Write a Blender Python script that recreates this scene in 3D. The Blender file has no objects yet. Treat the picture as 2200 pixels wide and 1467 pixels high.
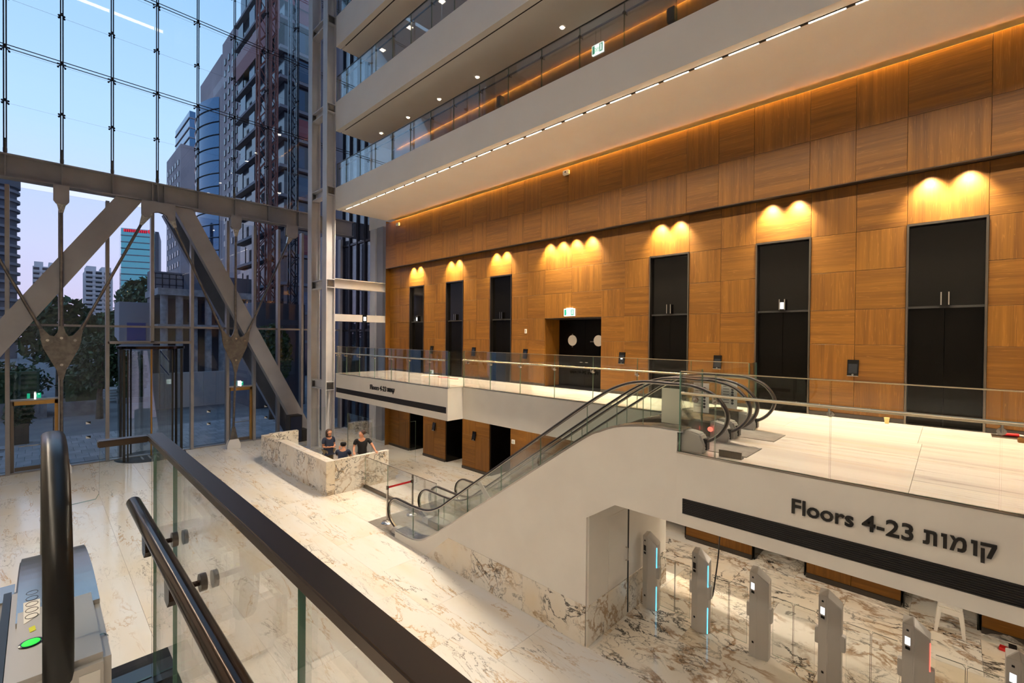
import bpy, bmesh, math, random
from mathutils import Vector, Matrix
random.seed(7)
S = bpy.context.scene
COL = S.collection
R = math.radians

# ------------------------------------------------------------------ camera
cd = bpy.data.cameras.new('camera'); cam = bpy.data.objects.new('camera', cd); COL.objects.link(cam)
cd.sensor_width = 36.0; cd.lens = 16.026; cd.clip_start = 0.05; cd.clip_end = 2000
CZ = 4.97
def _cam():
    yaw, pitch, roll = R(43.906), R(-0.552), R(0.494)
    F = Vector((-math.sin(yaw)*math.cos(pitch), math.cos(yaw)*math.cos(pitch), math.sin(pitch)))
    Rt = Vector((math.cos(yaw), math.sin(yaw), 0)); U = Rt.cross(F)
    R2 = math.cos(roll)*Rt + math.sin(roll)*U; U2 = -math.sin(roll)*Rt + math.cos(roll)*U
    m = Matrix((R2, U2, -F)).transposed().to_4x4(); m.translation = (0, 0, CZ)
    cam.matrix_world = m
_cam()
S.camera = cam

# ------------------------------------------------------------------ world (dusk sky) and exposure
w = bpy.data.worlds.new('dusk'); S.world = w; w.use_nodes = True
nt = w.node_tree; bg = nt.nodes['Background']
tc = nt.nodes.new('ShaderNodeTexCoord'); sx = nt.nodes.new('ShaderNodeSeparateXYZ'); cr = nt.nodes.new('ShaderNodeValToRGB')
nt.links.new(tc.outputs['Generated'], sx.inputs[0]); nt.links.new(sx.outputs['Z'], cr.inputs[0]); nt.links.new(cr.outputs[0], bg.inputs[0])
el = cr.color_ramp.elements
el[0].position = 0.0; el[0].color = (0.66, 0.52, 0.66, 1)
el[1].position = 1.0; el[1].color = (0.20, 0.40, 0.66, 1)
for p, c in ((0.14, (0.62, 0.62, 0.80, 1)), (0.32, (0.45, 0.62, 0.86, 1)), (0.6, (0.28, 0.48, 0.74, 1))):
    e = el.new(p); e.color = c
bg.inputs[1].default_value = 1.0
S.view_settings.view_transform = 'Standard'; S.view_settings.look = 'None'
S.view_settings.exposure = 0.6; S.view_settings.gamma = 1.0; S.view_settings.use_curve_mapping = False
cy = S.cycles
cy.max_bounces = 10; cy.diffuse_bounces = 7; cy.glossy_bounces = 4; cy.transparent_max_bounces = 20
cy.caustics_reflective = False; cy.caustics_refractive = False; cy.sample_clamp_indirect = 12.0
cy.use_denoising = True; cy.use_adaptive_sampling = True; cy.adaptive_threshold = 0.02

# ------------------------------------------------------------------ lights of the place
WARM = (1.0, 0.85, 0.65)
def area(name, loc, sx_, sy_, power, col=WARM, rot=(0, 0, 0), spread=180):
    l = bpy.data.lights.new(name, 'AREA'); l.shape = 'RECTANGLE'; l.size = sx_; l.size_y = sy_
    l.energy = power; l.color = col; l.spread = R(spread)
    o = bpy.data.objects.new(name, l); o.location = loc; o.rotation_euler = rot; COL.objects.link(o); return o
def spot(name, loc, power, col, size, blend, rot=(0, 0, 0), rad=0.03):
    l = bpy.data.lights.new(name, 'SPOT'); l.energy = power; l.color = col; l.spot_size = R(size); l.spot_blend = blend
    l.shadow_soft_size = rad
    o = bpy.data.objects.new(name, l); o.location = loc; o.rotation_euler = rot; COL.objects.link(o); return o
area('track_light', (-6.5, 8.72, 10.10), 23.0, 0.06, 980, spread=132)
area('track_light_opposite', (-6.5, -2.35, 10.10), 23.0, 0.06, 430, spread=165)
COVE = (1.0, 0.55, 0.10)
for z, yy, pw in ((10.19, 10.908, 420), (13.42, 11.118, 110), (16.86, 11.118, 90)):
    area('cove_light', (-6.5, yy, z), 23.0, 0.02, pw, COVE, (R(14), 0, 0))
ELEV = [-16.9, -14.36, -11.82, -5.73, -3.17, -0.61]           # left edges of the lift openings (1.05 wide)
SPX = []
for ex in ELEV: SPX += [ex+0.30, ex+0.80]
SPX += [-9.1, -8.6, -8.1, -7.55]
for x in SPX:
    spot('lift_downlight', (x, 10.975, 8.0), 400, (1.0, 0.86, 0.62), 92, 1.0, (R(11), 0, 0), 0.05)
# recessed lights under the two mezzanines
for x, y in [(-16.0, 10.1), (-13.0, 10.1), (-10.0, 10.2), (-7.0, 10.2), (-3.6, 9.8), (-1.0, 9.6), (1.8, 9.6)]:
    area('soffit_downlight', (x, y, 2.53), 0.5, 0.5, 20, WARM)
# recessed lights in the corridor ceilings above
for z in (13.36, 16.80):
    for x in (-17.1, -15.1, -13.1, -11.1, -7.7, -4.6, -1.0):
        area('corridor_downlight', (x, 9.85, z), 0.2, 0.2, 8, WARM)

# ------------------------------------------------------------------ materials
MATS = {}
def srgb(r, g, b):
    f = lambda c: (c/255/12.92) if c/255 <= 0.04045 else ((c/255+0.055)/1.055)**2.4
    return (f(r), f(g), f(b), 1)
def mat(name, col, rough=0.5, metal=0.0, emis=None, estr=0.0, spec=0.5, coat=0.0):
    m = bpy.data.materials.new(name); m.use_nodes = True
    b = m.node_tree.nodes['Principled BSDF']
    b.inputs['Base Color'].default_value = col; b.inputs['Roughness'].default_value = rough; b.inputs['Metallic'].default_value = metal
    b.inputs['Specular IOR Level'].default_value = spec; b.inputs['Coat Weight'].default_value = coat
    if emis: b.inputs['Emission Color'].default_value = emis; b.inputs['Emission Strength'].default_value = estr
    MATS[name] = m; return m
class NT:
    def __init__(s, m): s.t = m.node_tree; s.b = s.t.nodes['Principled BSDF']
    def n(s, typ, **kw):
        x = s.t.nodes.new('ShaderNode'+typ)
        for k, v in kw.items():
            if k.startswith('i_'): x.inputs[int(k[2:]) if k[2:].isdigit() else k[2:]].default_value = v
            else: setattr(x, k, v)
        return x
    def l(s, a, b): s.t.links.new(a, b)
    def math(s, op, a, b=None):
        x = s.n('Math', operation=op)
        for i, v in enumerate((a, b)):
            if v is None: continue
            if hasattr(v, 'links') or hasattr(v, 'is_linked'): s.l(v, x.inputs[i])
            else: x.inputs[i].default_value = v
        return x.outputs[0]
    def ramp(s, fac, stops):
        x = s.n('ValToRGB'); e = x.color_ramp.elements
        e[0].position, e[0].color = stops[0]; e[1].position, e[1].color = stops[-1]
        for p, c in stops[1:-1]: q = e.new(p); q.color = c
        s.l(fac, x.inputs[0]); return x.outputs[0]
    def mix(s, fac, a, b, blend='MIX'):
        x = s.n('MixRGB', blend_type=blend)
        for i, v in enumerate((fac, a, b)):
            if hasattr(v, 'is_linked'): s.l(v, x.inputs[i])
            else: x.inputs[i].default_value = v
        return x.outputs[0]
    def coords(s, scale, rot=(0, 0, 0), rnd=37.0):
        tcn = s.n('TexCoord'); oi = s.n('ObjectInfo')
        m1 = s.n('Mapping'); m1.inputs['Scale'].default_value = scale; m1.inputs['Rotation'].default_value = rot
        v = s.n('VectorMath', operation='ADD')
        cmb = s.n('CombineXYZ')
        r1 = s.math('MULTIPLY', oi.outputs['Random'], rnd); r2 = s.math('MULTIPLY', oi.outputs['Random'], rnd*3.7)
        s.l(r1, cmb.inputs[0]); s.l(r2, cmb.inputs[1]); s.l(r1, cmb.inputs[2])
        s.l(tcn.outputs['Object'], v.inputs[0]); s.l(cmb.outputs[0], v.inputs[1])
        s.l(v.outputs[0], m1.inputs['Vector']); return m1.outputs[0], oi.outputs['Random']
def marble(name, base, tint, dark, gold, strength, rough=0.14, vs=0.75, width=0.02, stretch=(0.55, 1.5, 1.0), rot=0.5, dens=0.0):
    m = mat(name, base, rough, spec=0.5); N = NT(m)
    v, rnd = N.coords(stretch, (0.3, 0.2, rot))
    def vein(scale, off, wdt, det=7, dist=0.5):
        mp = N.n('Mapping'); mp.inputs['Location'].default_value = (off, off*1.7, off*0.6); N.l(v, mp.inputs[0])
        nz = N.n('TexNoise'); nz.inputs['Scale'].default_value = scale; nz.inputs['Detail'].default_value = det
        nz.inputs['Roughness'].default_value = 0.62; nz.inputs['Distortion'].default_value = dist; N.l(mp.outputs[0], nz.inputs['Vector'])
        a = N.math('ABSOLUTE', N.math('SUBTRACT', nz.outputs[0], 0.5))
        return N.ramp(a, [(0.0, (1, 1, 1, 1)), (wdt*0.35, (0.75, 0.75, 0.75, 1)), (wdt, (0, 0, 0, 1))])
    def mask(scale, off, lo, hi):
        mp = N.n('Mapping'); mp.inputs['Location'].default_value = (off, -off, off*2.2); N.l(v, mp.inputs[0])
        nz = N.n('TexNoise'); nz.inputs['Scale'].default_value = scale; nz.inputs['Detail'].default_value = 3; N.l(mp.outputs[0], nz.inputs['Vector'])
        return N.ramp(nz.outputs[0], [(lo, (0, 0, 0, 1)), (hi, (1, 1, 1, 1))])
    cloud = mask(0.9, 11, 0.42, 0.72)
    c = N.mix(N.math('MULTIPLY', cloud, 0.75), base, tint)
    g = N.math('MULTIPLY', vein(vs*1.1, 3.0, width*1.6), mask(1.1, 5, 0.47-dens, 0.60-dens))
    c = N.mix(N.math('MULTIPLY', g, 0.8*strength), c, gold)
    d = N.math('MULTIPLY', vein(vs*1.5, 8.0, width), mask(0.8, 19, 0.49-dens, 0.62-dens))
    c = N.mix(N.math('MULTIPLY', d, strength), c, dark)
    d2 = N.math('MULTIPLY', vein(vs*3.2, 14.0, width*0.8), mask(1.3, 29, 0.54-dens, 0.66-dens))
    c = N.mix(N.math('MULTIPLY', d2, 0.8*strength), c, dark)
    N.l(c, N.b.inputs['Base Color']); return m
marble('marble_soft', srgb(230, 226, 220), srgb(229, 213, 188), srgb(92, 86, 80), srgb(186, 142, 76), 0.95, rough=0.1, width=0.009, vs=1.0, stretch=(0.45, 1.8, 1.0), rot=0.6)
marble('marble_bold', srgb(234, 228, 218), srgb(226, 207, 176), srgb(30, 28, 28), srgb(146, 104, 50), 1.0, rough=0.12, vs=1.1, width=0.024, stretch=(0.8, 1.1, 1.0), dens=0.05)
marble('marble_desk', srgb(232, 227, 218), srgb(226, 209, 180), srgb(48, 44, 40), srgb(150, 112, 56), 1.0, rough=0.2, vs=1.2, width=0.020, stretch=(1.0, 1.0, 1.0), dens=0.04)
marble('marble_streak', srgb(206, 198, 189), srgb(182, 172, 162), srgb(128, 120, 114), srgb(200, 182, 152), 0.6, rough=0.22, vs=1.0, width=0.02, stretch=(0.16, 2.4, 1.0), rot=0.0)

def wood(name, scale):
    m = mat(name, srgb(180, 115, 45), 0.42, spec=0.35); N = NT(m)
    v, rnd = N.coords(scale, rnd=23.0)
    a = N.n('TexNoise'); a.inputs['Scale'].default_value = 1.0; a.inputs['Detail'].default_value = 5; a.inputs['Distortion'].default_value = 0.5; N.l(v, a.inputs['Vector'])
    c = N.ramp(a.outputs[0], [(0.3, srgb(92, 56, 14)), (0.5, srgb(107, 68, 18)), (0.72, srgb(121, 80, 24))])
    b = N.n('TexNoise'); b.inputs['Scale'].default_value = 2.3; b.inputs['Detail'].default_value = 2; b.inputs['Distortion'].default_value = 0.3; N.l(v, b.inputs['Vector'])
    ln = N.ramp(N.math('ABSOLUTE', N.math('SUBTRACT', b.outputs[0], 0.5)), [(0.0, (1, 1, 1, 1)), (0.018, (0, 0, 0, 1))])
    c = N.mix(N.math('MULTIPLY', ln, 0.4), c, srgb(152, 107, 44))
    k = N.math('ADD', N.math('MULTIPLY', rnd, 0.16), 0.90)
    hv = N.n('HueSaturation'); N.l(k, hv.inputs['Value']); N.l(c, hv.inputs['Color']); N.l(hv.outputs[0], N.b.inputs['Base Color'])
    return m
wood('wood_h', (0.35, 5.0, 11.0)); wood('wood_v', (11.0, 5.0, 0.35))

def noisy(name, c1, c2, scale, rough=0.6, metal=0.0, bump=0.0, det=4):
    m = mat(name, c1, rough, metal); N = NT(m); v, r_ = N.coords((1, 1, 1), rnd=11.0)
    a = N.n('TexNoise'); a.inputs['Scale'].default_value = scale; a.inputs['Detail'].default_value = det; N.l(v, a.inputs['Vector'])
    N.l(N.ramp(a.outputs[0], [(0.35, c1), (0.65, c2)]), N.b.inputs['Base Color'])
    if bump:
        bp = N.n('Bump'); bp.inputs['Strength'].default_value = bump; N.l(a.outputs[0], bp.inputs['Height']); N.l(bp.outputs[0], N.b.inputs['Normal'])
    return m
noisy('white_paint', srgb(226, 221, 214), srgb(231, 227, 220), 1.4, 0.55)
noisy('soffit_paint', srgb(246, 241, 233), srgb(248, 244, 237), 1.2, 0.6)
noisy('steel_white', srgb(200, 200, 204), srgb(208, 208, 212), 2.0, 0.42)
noisy('steel_grey', srgb(134, 133, 138), srgb(143, 142, 147), 1.5, 0.45)
noisy('mullion_grey', srgb(140, 138, 140), srgb(150, 147, 148), 2.0, 0.4, 0.3)
noisy('plate_steel', srgb(98, 94, 90), srgb(122, 117, 112), 6.0, 0.38, 0.75)
noisy('cast_zinc', srgb(150, 152, 150), srgb(205, 206, 203), 16.0, 0.35, 0.8)
noisy('concrete', srgb(112, 112, 116), srgb(140, 140, 142), 2.0, 0.85)
noisy('landing_plate', srgb(132, 126, 120), srgb(150, 144, 138), 9.0, 0.45, 0.4)
mat('black_gloss', (0.003, 0.0025, 0.002, 1), 0.14, spec=0.3)
mat('black_door', (0.003, 0.0025, 0.002, 1), 0.22, spec=0.12)
mat('black_matt', (0.012, 0.010, 0.009, 1), 0.6)
mat('black_letter', (0.010, 0.008, 0.007, 1), 0.5)
mat('grille_black', (0.013, 0.011, 0.011, 1), 0.55)
mat('skirting_dark', (0.035, 0.026, 0.02, 1), 0.5)
mat('stainless', srgb(196, 192, 186), 0.25, 1.0)
mat('stainless_dark', srgb(120, 112, 104), 0.28, 1.0)
mat('silver_paint', srgb(190, 187, 184), 0.36, 0.25)
mat('brass', srgb(212, 200, 172), 0.25, 1.0)
mat('gold_frame', srgb(190, 150, 90), 0.3, 1.0)
mat('bronze_rail', srgb(86, 74, 66), 0.32, 0.85)
mat('bronze_tube', srgb(60, 48, 42), 0.16, 0.9)
mat('rubber', (0.008, 0.008, 0.008, 1), 0.28, spec=0.4)
mat('handrail_brown', srgb(42, 34, 29), 0.32, spec=0.4)
mat('cable_steel', srgb(58, 56, 62), 0.35, 0.8)
mat('tape_red', srgb(190, 26, 34), 0.6)
mat('plastic_white', srgb(226, 222, 216), 0.4)
mat('paper_white', srgb(232, 230, 226), 0.7)
mat('pale_board', srgb(186, 190, 172), 0.4)
mat('paper_ink', srgb(60, 60, 66), 0.7)
mat('red_plastic', srgb(196, 22, 26), 0.4)
mat('cup_cream', srgb(236, 206, 140), 0.5)
mat('led_white', (1, 1, 1, 1), 0.5, emis=(1.0, 0.86, 0.66, 1), estr=7.0)
mat('lamp_glow', (1, 1, 1, 1), 0.5, emis=(1.0, 0.80, 0.55, 1), estr=9.0)
mat('led_blue', (0.02, 0.2, 0.3, 1), 0.5, emis=(0.06, 0.62, 1.0, 1), estr=3.2)
mat('led_red', (0.3, 0.02, 0.02, 1), 0.5, emis=(1.0, 0.12, 0.08, 1), estr=1.6)
mat('led_green', (0.02, 0.3, 0.05, 1), 0.5, emis=(0.01, 0.85, 0.06, 1), estr=0.55)
mat('screen_white', (0.8, 0.85, 0.9, 1), 0.4, emis=(0.86, 0.93, 1.0, 1), estr=1.0)
mat('screen_dark', (0.01, 0.012, 0.016, 1), 0.12)
mat('sign_green', (0.0, 0.2, 0.12, 1), 0.5, emis=(0.0, 0.30, 0.16, 1), estr=0.6)
mat('sign_white', (0.8, 0.9, 0.85, 1), 0.5, emis=(0.90, 1.0, 0.95, 1), estr=1.3)
mat('skin', srgb(196, 138, 108), 0.55); mat('hair_brown', srgb(64, 42, 32), 0.6); mat('hair_black', srgb(26, 22, 22), 0.6)
mat('shirt_black', srgb(26, 24, 26), 0.8); mat('shirt_navy', srgb(30, 40, 66), 0.8); mat('trousers_grey', srgb(120, 116, 116), 0.8); mat('trousers_khaki', srgb(130, 116, 92), 0.8)
mat('eye_white', (0.7, 0.68, 0.65, 1), 0.4)
mat('yellow_sticker', srgb(214, 220, 40), 0.5)

def glass(name, tint, refl=1.0, rough=0.0, ior=1.5):
    m = bpy.data.materials.new(name); m.use_nodes = True; t = m.node_tree; t.nodes.clear()
    o = t.nodes.new('ShaderNodeOutputMaterial'); tr = t.nodes.new('ShaderNodeBsdfTransparent'); gl = t.nodes.new('ShaderNodeBsdfGlossy')
    fr = t.nodes.new('ShaderNodeFresnel'); mx = t.nodes.new('ShaderNodeMixShader'); mu = t.nodes.new('ShaderNodeMath'); mu.operation = 'MULTIPLY'
    fr.inputs[0].default_value = ior; mu.inputs[1].default_value = refl
    tr.inputs[0].default_value = tint; gl.inputs['Roughness'].default_value = rough
    t.links.new(fr.outputs[0], mu.inputs[0]); t.links.new(mu.outputs[0], mx.inputs[0]); t.links.new(tr.outputs[0], mx.inputs[1]); t.links.new(gl.outputs[0], mx.inputs[2]); t.links.new(mx.outputs[0], o.inputs[0])
    MATS[name] = m; return m
glass('glass_rail', (0.98, 0.99, 0.983, 1), 0.5)
glass('glass_esc', (0.965, 0.985, 0.972, 1), 0.45)
glass('glass_facade', (0.90, 0.95, 0.985, 1), 0.9)
glass('glass_lower', (0.86, 0.90, 0.95, 1), 0.9)
glass('glass_clear', (0.97, 0.98, 0.98, 1), 0.35)
mat('glass_edge', srgb(98, 138, 120), 0.15, spec=0.6)
mat('glass_edge_dim', srgb(116, 140, 124), 0.2, spec=0.6)

# ------------------------------------------------------------------ mesh helpers
ORG = {}
def wloc(o):
    v = Vector((0, 0, 0))
    while o is not None: v += ORG.get(o.name, Vector(o.location)); o = o.parent
    return v
class MB:
    def __init__(s): s.v = []; s.f = []; s.m = []; s.mi = 0
    def raw(s, vs, fs):
        n = len(s.v); s.v += [tuple(p) for p in vs]; s.f += [tuple(i+n for i in f) for f in fs]; s.m += [s.mi]*len(fs); return s
    def box(s, x0, x1, y0, y1, z0, z1):
        x0, x1 = sorted((x0, x1)); y0, y1 = sorted((y0, y1)); z0, z1 = sorted((z0, z1))
        return s.raw([(x0,y0,z0),(x1,y0,z0),(x1,y1,z0),(x0,y1,z0),(x0,y0,z1),(x1,y0,z1),(x1,y1,z1),(x0,y1,z1)],
                     [(0,3,2,1),(4,5,6,7),(0,1,5,4),(1,2,6,5),(2,3,7,6),(3,0,4,7)])
    def prism(s, poly, axis, a, b):
        # poly: 2D points; axis 'y': (x,z), 'x': (y,z), 'z': (x,y)
        P = {'y': lambda p, t: (p[0], t, p[1]), 'x': lambda p, t: (t, p[0], p[1]), 'z': lambda p, t: (p[0], p[1], t)}[axis]
        n = len(poly); vs = [P(p, a) for p in poly]+[P(p, b) for p in poly]
        return s.raw(vs, [tuple(range(n)), tuple(range(2*n-1, n-1, -1))]+[(i, (i+1) % n, n+(i+1) % n, n+i) for i in range(n)])
    def cyl(s, p0, p1, r0, r1=None, n=12):
        r1 = r0 if r1 is None else r1
        p0 = Vector(p0); p1 = Vector(p1); d = (p1-p0).normalized()
        u = d.cross(Vector((0, 0, 1)) if abs(d.z) < 0.9 else Vector((1, 0, 0))).normalized(); w_ = d.cross(u)
        vs = []
        for p, r in ((p0, r0), (p1, r1)):
            for i in range(n):
                t = 2*math.pi*i/n; vs.append(p+(u*math.cos(t)+w_*math.sin(t))*r)
        return s.raw(vs, [tuple(range(n-1, -1, -1)), tuple(range(n, 2*n))]+[(i, (i+1) % n, n+(i+1) % n, n+i) for i in range(n)])
    def tube(s, pts, r, n=8):
        pts = [Vector(p) for p in pts]; vs = []; fs = []; up = None
        for k, p in enumerate(pts):
            d = (pts[min(k+1, len(pts)-1)]-pts[max(k-1, 0)]).normalized()
            if up is None: up = d.cross(Vector((0, 0, 1)) if abs(d.z) < 0.9 else Vector((1, 0, 0))).normalized()
            up = (up-d*up.dot(d)).normalized(); w_ = d.cross(up)
            rr = r[k] if isinstance(r, (list, tuple)) else r
            for i in range(n):
                t = 2*math.pi*i/n; vs.append(p+(up*math.cos(t)+w_*math.sin(t))*rr)
        for k in range(len(pts)-1):
            for i in range(n): fs.append((k*n+i, k*n+(i+1) % n, (k+1)*n+(i+1) % n, (k+1)*n+i))
        fs += [tuple(range(n-1, -1, -1)), tuple(range((len(pts)-1)*n, len(pts)*n))]
        return s.raw(vs, fs)
    def sweep(s, path, y, prof):
        # path in the XZ plane at Y=y, prof points are (dy, dn) with n the path normal (to the left of travel)
        n = len(prof); vs = []; fs = []
        for k, p in enumerate(path):
            a = path[max(k-1, 0)]; b = path[min(k+1, len(path)-1)]
            tx, tz = b[0]-a[0], b[1]-a[1]; L = math.hypot(tx, tz); nx, nz = -tz/L, tx/L
            for dy, dn in prof: vs.append((p[0]+nx*dn, y+dy, p[1]+nz*dn))
        for k in range(len(path)-1):
            for i in range(n): fs.append((k*n+i, k*n+(i+1) % n, (k+1)*n+(i+1) % n, (k+1)*n+i))
        fs += [tuple(range(n-1, -1, -1)), tuple(range((len(path)-1)*n, len(path)*n))]
        return s.raw(vs, fs)
    def lathe(s, c, prof, n=20):
        vs = []; fs = []; m = len(prof)
        for r, z in prof:
            for i in range(n):
                t = 2*math.pi*i/n; vs.append((c[0]+r*math.cos(t), c[1]+r*math.sin(t), c[2]+z))
        for k in range(m-1):
            for i in range(n): fs.append((k*n+i, k*n+(i+1) % n, (k+1)*n+(i+1) % n, (k+1)*n+i))
        fs += [tuple(range(n-1, -1, -1)), tuple(range((m-1)*n, m*n))]
        return s.raw(vs, fs)
    def sphere(s, c, r, n=12, m=8):
        rx, ry, rz = r if isinstance(r, (tuple, list)) else (r, r, r)
        prof = [(math.sin(math.pi*k/m), -math.cos(math.pi*k/m)) for k in range(m+1)]
        prof[0] = (0.02, -1); prof[-1] = (0.02, 1)
        vs = []; fs = []
        for q, z in prof:
            for i in range(n):
                t = 2*math.pi*i/n; vs.append((c[0]+rx*q*math.cos(t), c[1]+ry*q*math.sin(t), c[2]+rz*z))
        for k in range(m):
            for i in range(n): fs.append((k*n+i, k*n+(i+1) % n, (k+1)*n+(i+1) % n, (k+1)*n+i))
        fs += [tuple(range(n-1, -1, -1)), tuple(range(m*n, (m+1)*n))]
        return s.raw(vs, fs)
    def mesh(s, name, mats, off, smooth=False, bevel=0.0):
        me = bpy.data.meshes.new(name)
        me.from_pydata([(p[0]-off.x, p[1]-off.y, p[2]-off.z) for p in s.v], [], s.f)
        for k in ([mats] if isinstance(mats, str) else mats): me.materials.append(MATS[k])
        me.polygons.foreach_set('material_index', s.m)
        bm = bmesh.new(); bm.from_mesh(me); bmesh.ops.recalc_face_normals(bm, faces=bm.faces)
        if bevel: bmesh.ops.bevel(bm, geom=list(bm.edges), offset=bevel, segments=2, affect='EDGES', clamp_overlap=True)
        if smooth:
            for f in bm.faces: f.smooth = True
            for e in bm.edges:
                if len(e.link_faces) == 2 and e.calc_face_angle(0) > R(38): e.smooth = False
        bm.to_mesh(me); bm.free(); me.update(); return me
    def build(s, name, mats, parent=None, label=None, cat=None, group=None, kind=None, smooth=False, bevel=0.0):
        if parent is None:
            xs, ys, zs = zip(*s.v); off = Vector(((min(xs)+max(xs))/2, (min(ys)+max(ys))/2, min(zs)))
        else: off = wloc(parent)
        o = bpy.data.objects.new(name, s.mesh(name, mats, off, smooth, bevel)); COL.objects.link(o)
        if parent is None: o.location = off
        else: o.parent = parent
        ORG[o.name] = Vector(o.location)
        tag(o, label, cat, group, kind); return o
def tag(o, label=None, cat=None, group=None, kind=None):
    if label: o['label'] = label
    if cat: o['category'] = cat
    if group: o['group'] = group
    if kind: o['kind'] = kind
    return o
def thing(name, loc, label=None, cat=None, group=None, kind=None):
    o = bpy.data.objects.new(name, None); o.empty_display_size = 0.2; o.location = loc; COL.objects.link(o); ORG[o.name] = Vector(loc)
    return tag(o, label, cat, group, kind)
def inst(name, me, parent, loc, kind=None):
    # a child that shares mesh data; loc is in world space
    o = bpy.data.objects.new(name, me); COL.objects.link(o); o.parent = parent
    o.location = Vector(loc)-wloc(parent); ORG[o.name] = Vector(o.location)
    if kind: o['kind'] = kind
    return o
def copy_tree(o, parent=None, dloc=None):
    c = o.copy(); COL.objects.link(c); c.parent = parent
    if dloc is not None: c.location = Vector(o.location)+Vector(dloc)
    ORG[c.name] = Vector(c.location)
    for ch in list(o.children): copy_tree(ch, c)
    return c
def smoothpath(pts, n=6):
    out = []
    for k in range(len(pts)-1):
        p0 = pts[max(k-1, 0)]; p1 = pts[k]; p2 = pts[k+1]; p3 = pts[min(k+2, len(pts)-1)]
        for j in range(n):
            t = j/n
            out.append(tuple(0.5*(2*p1[i]+(p2[i]-p0[i])*t+(2*p0[i]-5*p1[i]+4*p2[i]-p3[i])*t*t+(3*p1[i]-p0[i]-3*p2[i]+p3[i])*t**3) for i in range(len(p1))))
    out.append(tuple(pts[-1])); return out
def text(string, size, extrude=0.01, offset=0.0):
    cu = bpy.data.curves.new('lettering', 'FONT'); cu.body = string; cu.size = size; cu.extrude = extrude; cu.offset = offset
    cu.resolution_u = 3
    o = bpy.data.objects.new('lettering', cu); COL.objects.link(o)
    dg = bpy.context.evaluated_depsgraph_get(); me = bpy.data.meshes.new_from_object(o.evaluated_get(dg))
    bpy.data.objects.remove(o); bpy.data.curves.remove(cu); me.materials.clear(); return me
def letters(string, x0, x1, y, z, material, parent, face=-1, extrude=0.012, offset=0.0, height=None):
    # raised letters, one object each, in the XZ plane facing -Y (face=-1) or +Y (face=1), fitted between x0 and x1 at baseline z
    ms_ = []; pen = 0.0
    full = text(string, 1.0, extrude, offset); fx = [v.co.x for v in full.vertices]; fy = [v.co.y for v in full.vertices]
    k = (x1-x0)/(max(fx)-min(fx)); kz_ = height/max(fy) if height else k; xmin = min(fx)
    off = wloc(parent)
    for i, ch in enumerate(string):
        if ch == ' ': continue
        me = text(ch, 1.0, extrude, offset)
        lead = text(string[:i+1], 1.0, extrude, offset)
        shift = max(v.co.x for v in lead.vertices)-max(v.co.x for v in me.vertices); bpy.data.meshes.remove(lead)
        me.materials.append(MATS[material])
        for v in me.vertices:
            X = (v.co.x+shift-xmin)*k; dep = v.co.z
            if face < 0: v.co = Vector((x0+X, y-dep, z+v.co.y*kz_))-off
            else: v.co = Vector((x1-X, y+dep, z+v.co.y*kz_))-off
        bm = bmesh.new(); bm.from_mesh(me); bmesh.ops.remove_doubles(bm, verts=bm.verts, dist=1e-5); bmesh.ops.recalc_face_normals(bm, faces=bm.faces); bm.to_mesh(me); bm.free()
        o = bpy.data.objects.new('letter', me); COL.objects.link(o); o.parent = parent; ORG[o.name] = Vector(o.location)
    bpy.data.meshes.remove(full)
# bold Hebrew letters as outlines (unit height), for the raised signs
GLYPH = {
    '\u05d5': (0.36, [[(0, 1), (0.34, 1), (0.34, 0), (0.12, 0), (0.12, 0.80), (0, 0.80)]]),
    '\u05ea': (0.90, [[(0.05, 1), (0.62, 1), (0.75, 0.95), (0.82, 0.82), (0.82, 0), (0.60, 0), (0.60, 0.72), (0.56, 0.80), (0.40, 0.80), (0.40, 0.2), (0.36, 0.06), (0.26, 0), (0, 0), (0, 0.2), (0.12, 0.2), (0.18, 0.26), (0.18, 0.80), (0.05, 0.80)]]),
    '\u05de': (1.0, [[(0, 1), (0.21, 1), (0.32, 0.83), (0.44, 0.96), (0.60, 1.0), (0.78, 0.95), (0.88, 0.8), (0.92, 0.55), (0.90, 0.25), (0.82, 0.08), (0.68, 0), (0.42, 0), (0.42, 0.2), (0.62, 0.2), (0.68, 0.26), (0.70, 0.5), (0.67, 0.72), (0.58, 0.79), (0.48, 0.76), (0.38, 0.6), (0.22, 0), (0, 0), (0.2, 0.68)]]),
    '\u05e7': (0.88, [[(0, 1), (0.84, 1), (0.84, 0.82), (0.56, 0.02), (0.33, 0.02), (0.58, 0.8), (0, 0.8)], [(0.02, 0.6), (0.23, 0.6), (0.23, -0.36), (0.02, -0.36)]]),
}
def hebrew(word, x0, x1, y, z, h, material, parent, face=-1, depth=0.024):
    gap = 0.13; tot = sum(GLYPH[c][0] for c in word)+gap*(len(word)-1); k = (x1-x0)/tot; pen = 0.0
    for c in word:
        adv, polys = GLYPH[c]; par = parent
        for i, pg in enumerate(polys):
            f = (lambda u: x0+(pen+u)*k) if face < 0 else (lambda u: x1-(pen+u)*k)
            o = MB().prism([(f(u), z+v*h) for u, v in pg], 'y', y, y+face*depth).build('letter' if i == 0 else 'letter_stroke', material, par)
            par = o
        pen += adv+gap
def pane(parent, x0, x1, y0, y1, z0, z1, g='glass_rail', e='glass_edge', name='glass_pane'):
    # thin glass box: broad faces glass, narrow faces polished edge
    m = MB(); m.box(x0, x1, y0, y1, z0, z1)
    d = (abs(x1-x0), abs(y1-y0), abs(z1-z0)); th = d.index(min(d))
    big = {0: (3, 5), 1: (2, 4), 2: (0, 1)}[th]
    m.m = [0 if i in big else 1 for i in range(6)]
    return m.build(name, [g, e], parent)

# ================================================================== THE SETTING
ZM = 3.42                                   # mezzanine floor level
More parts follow.
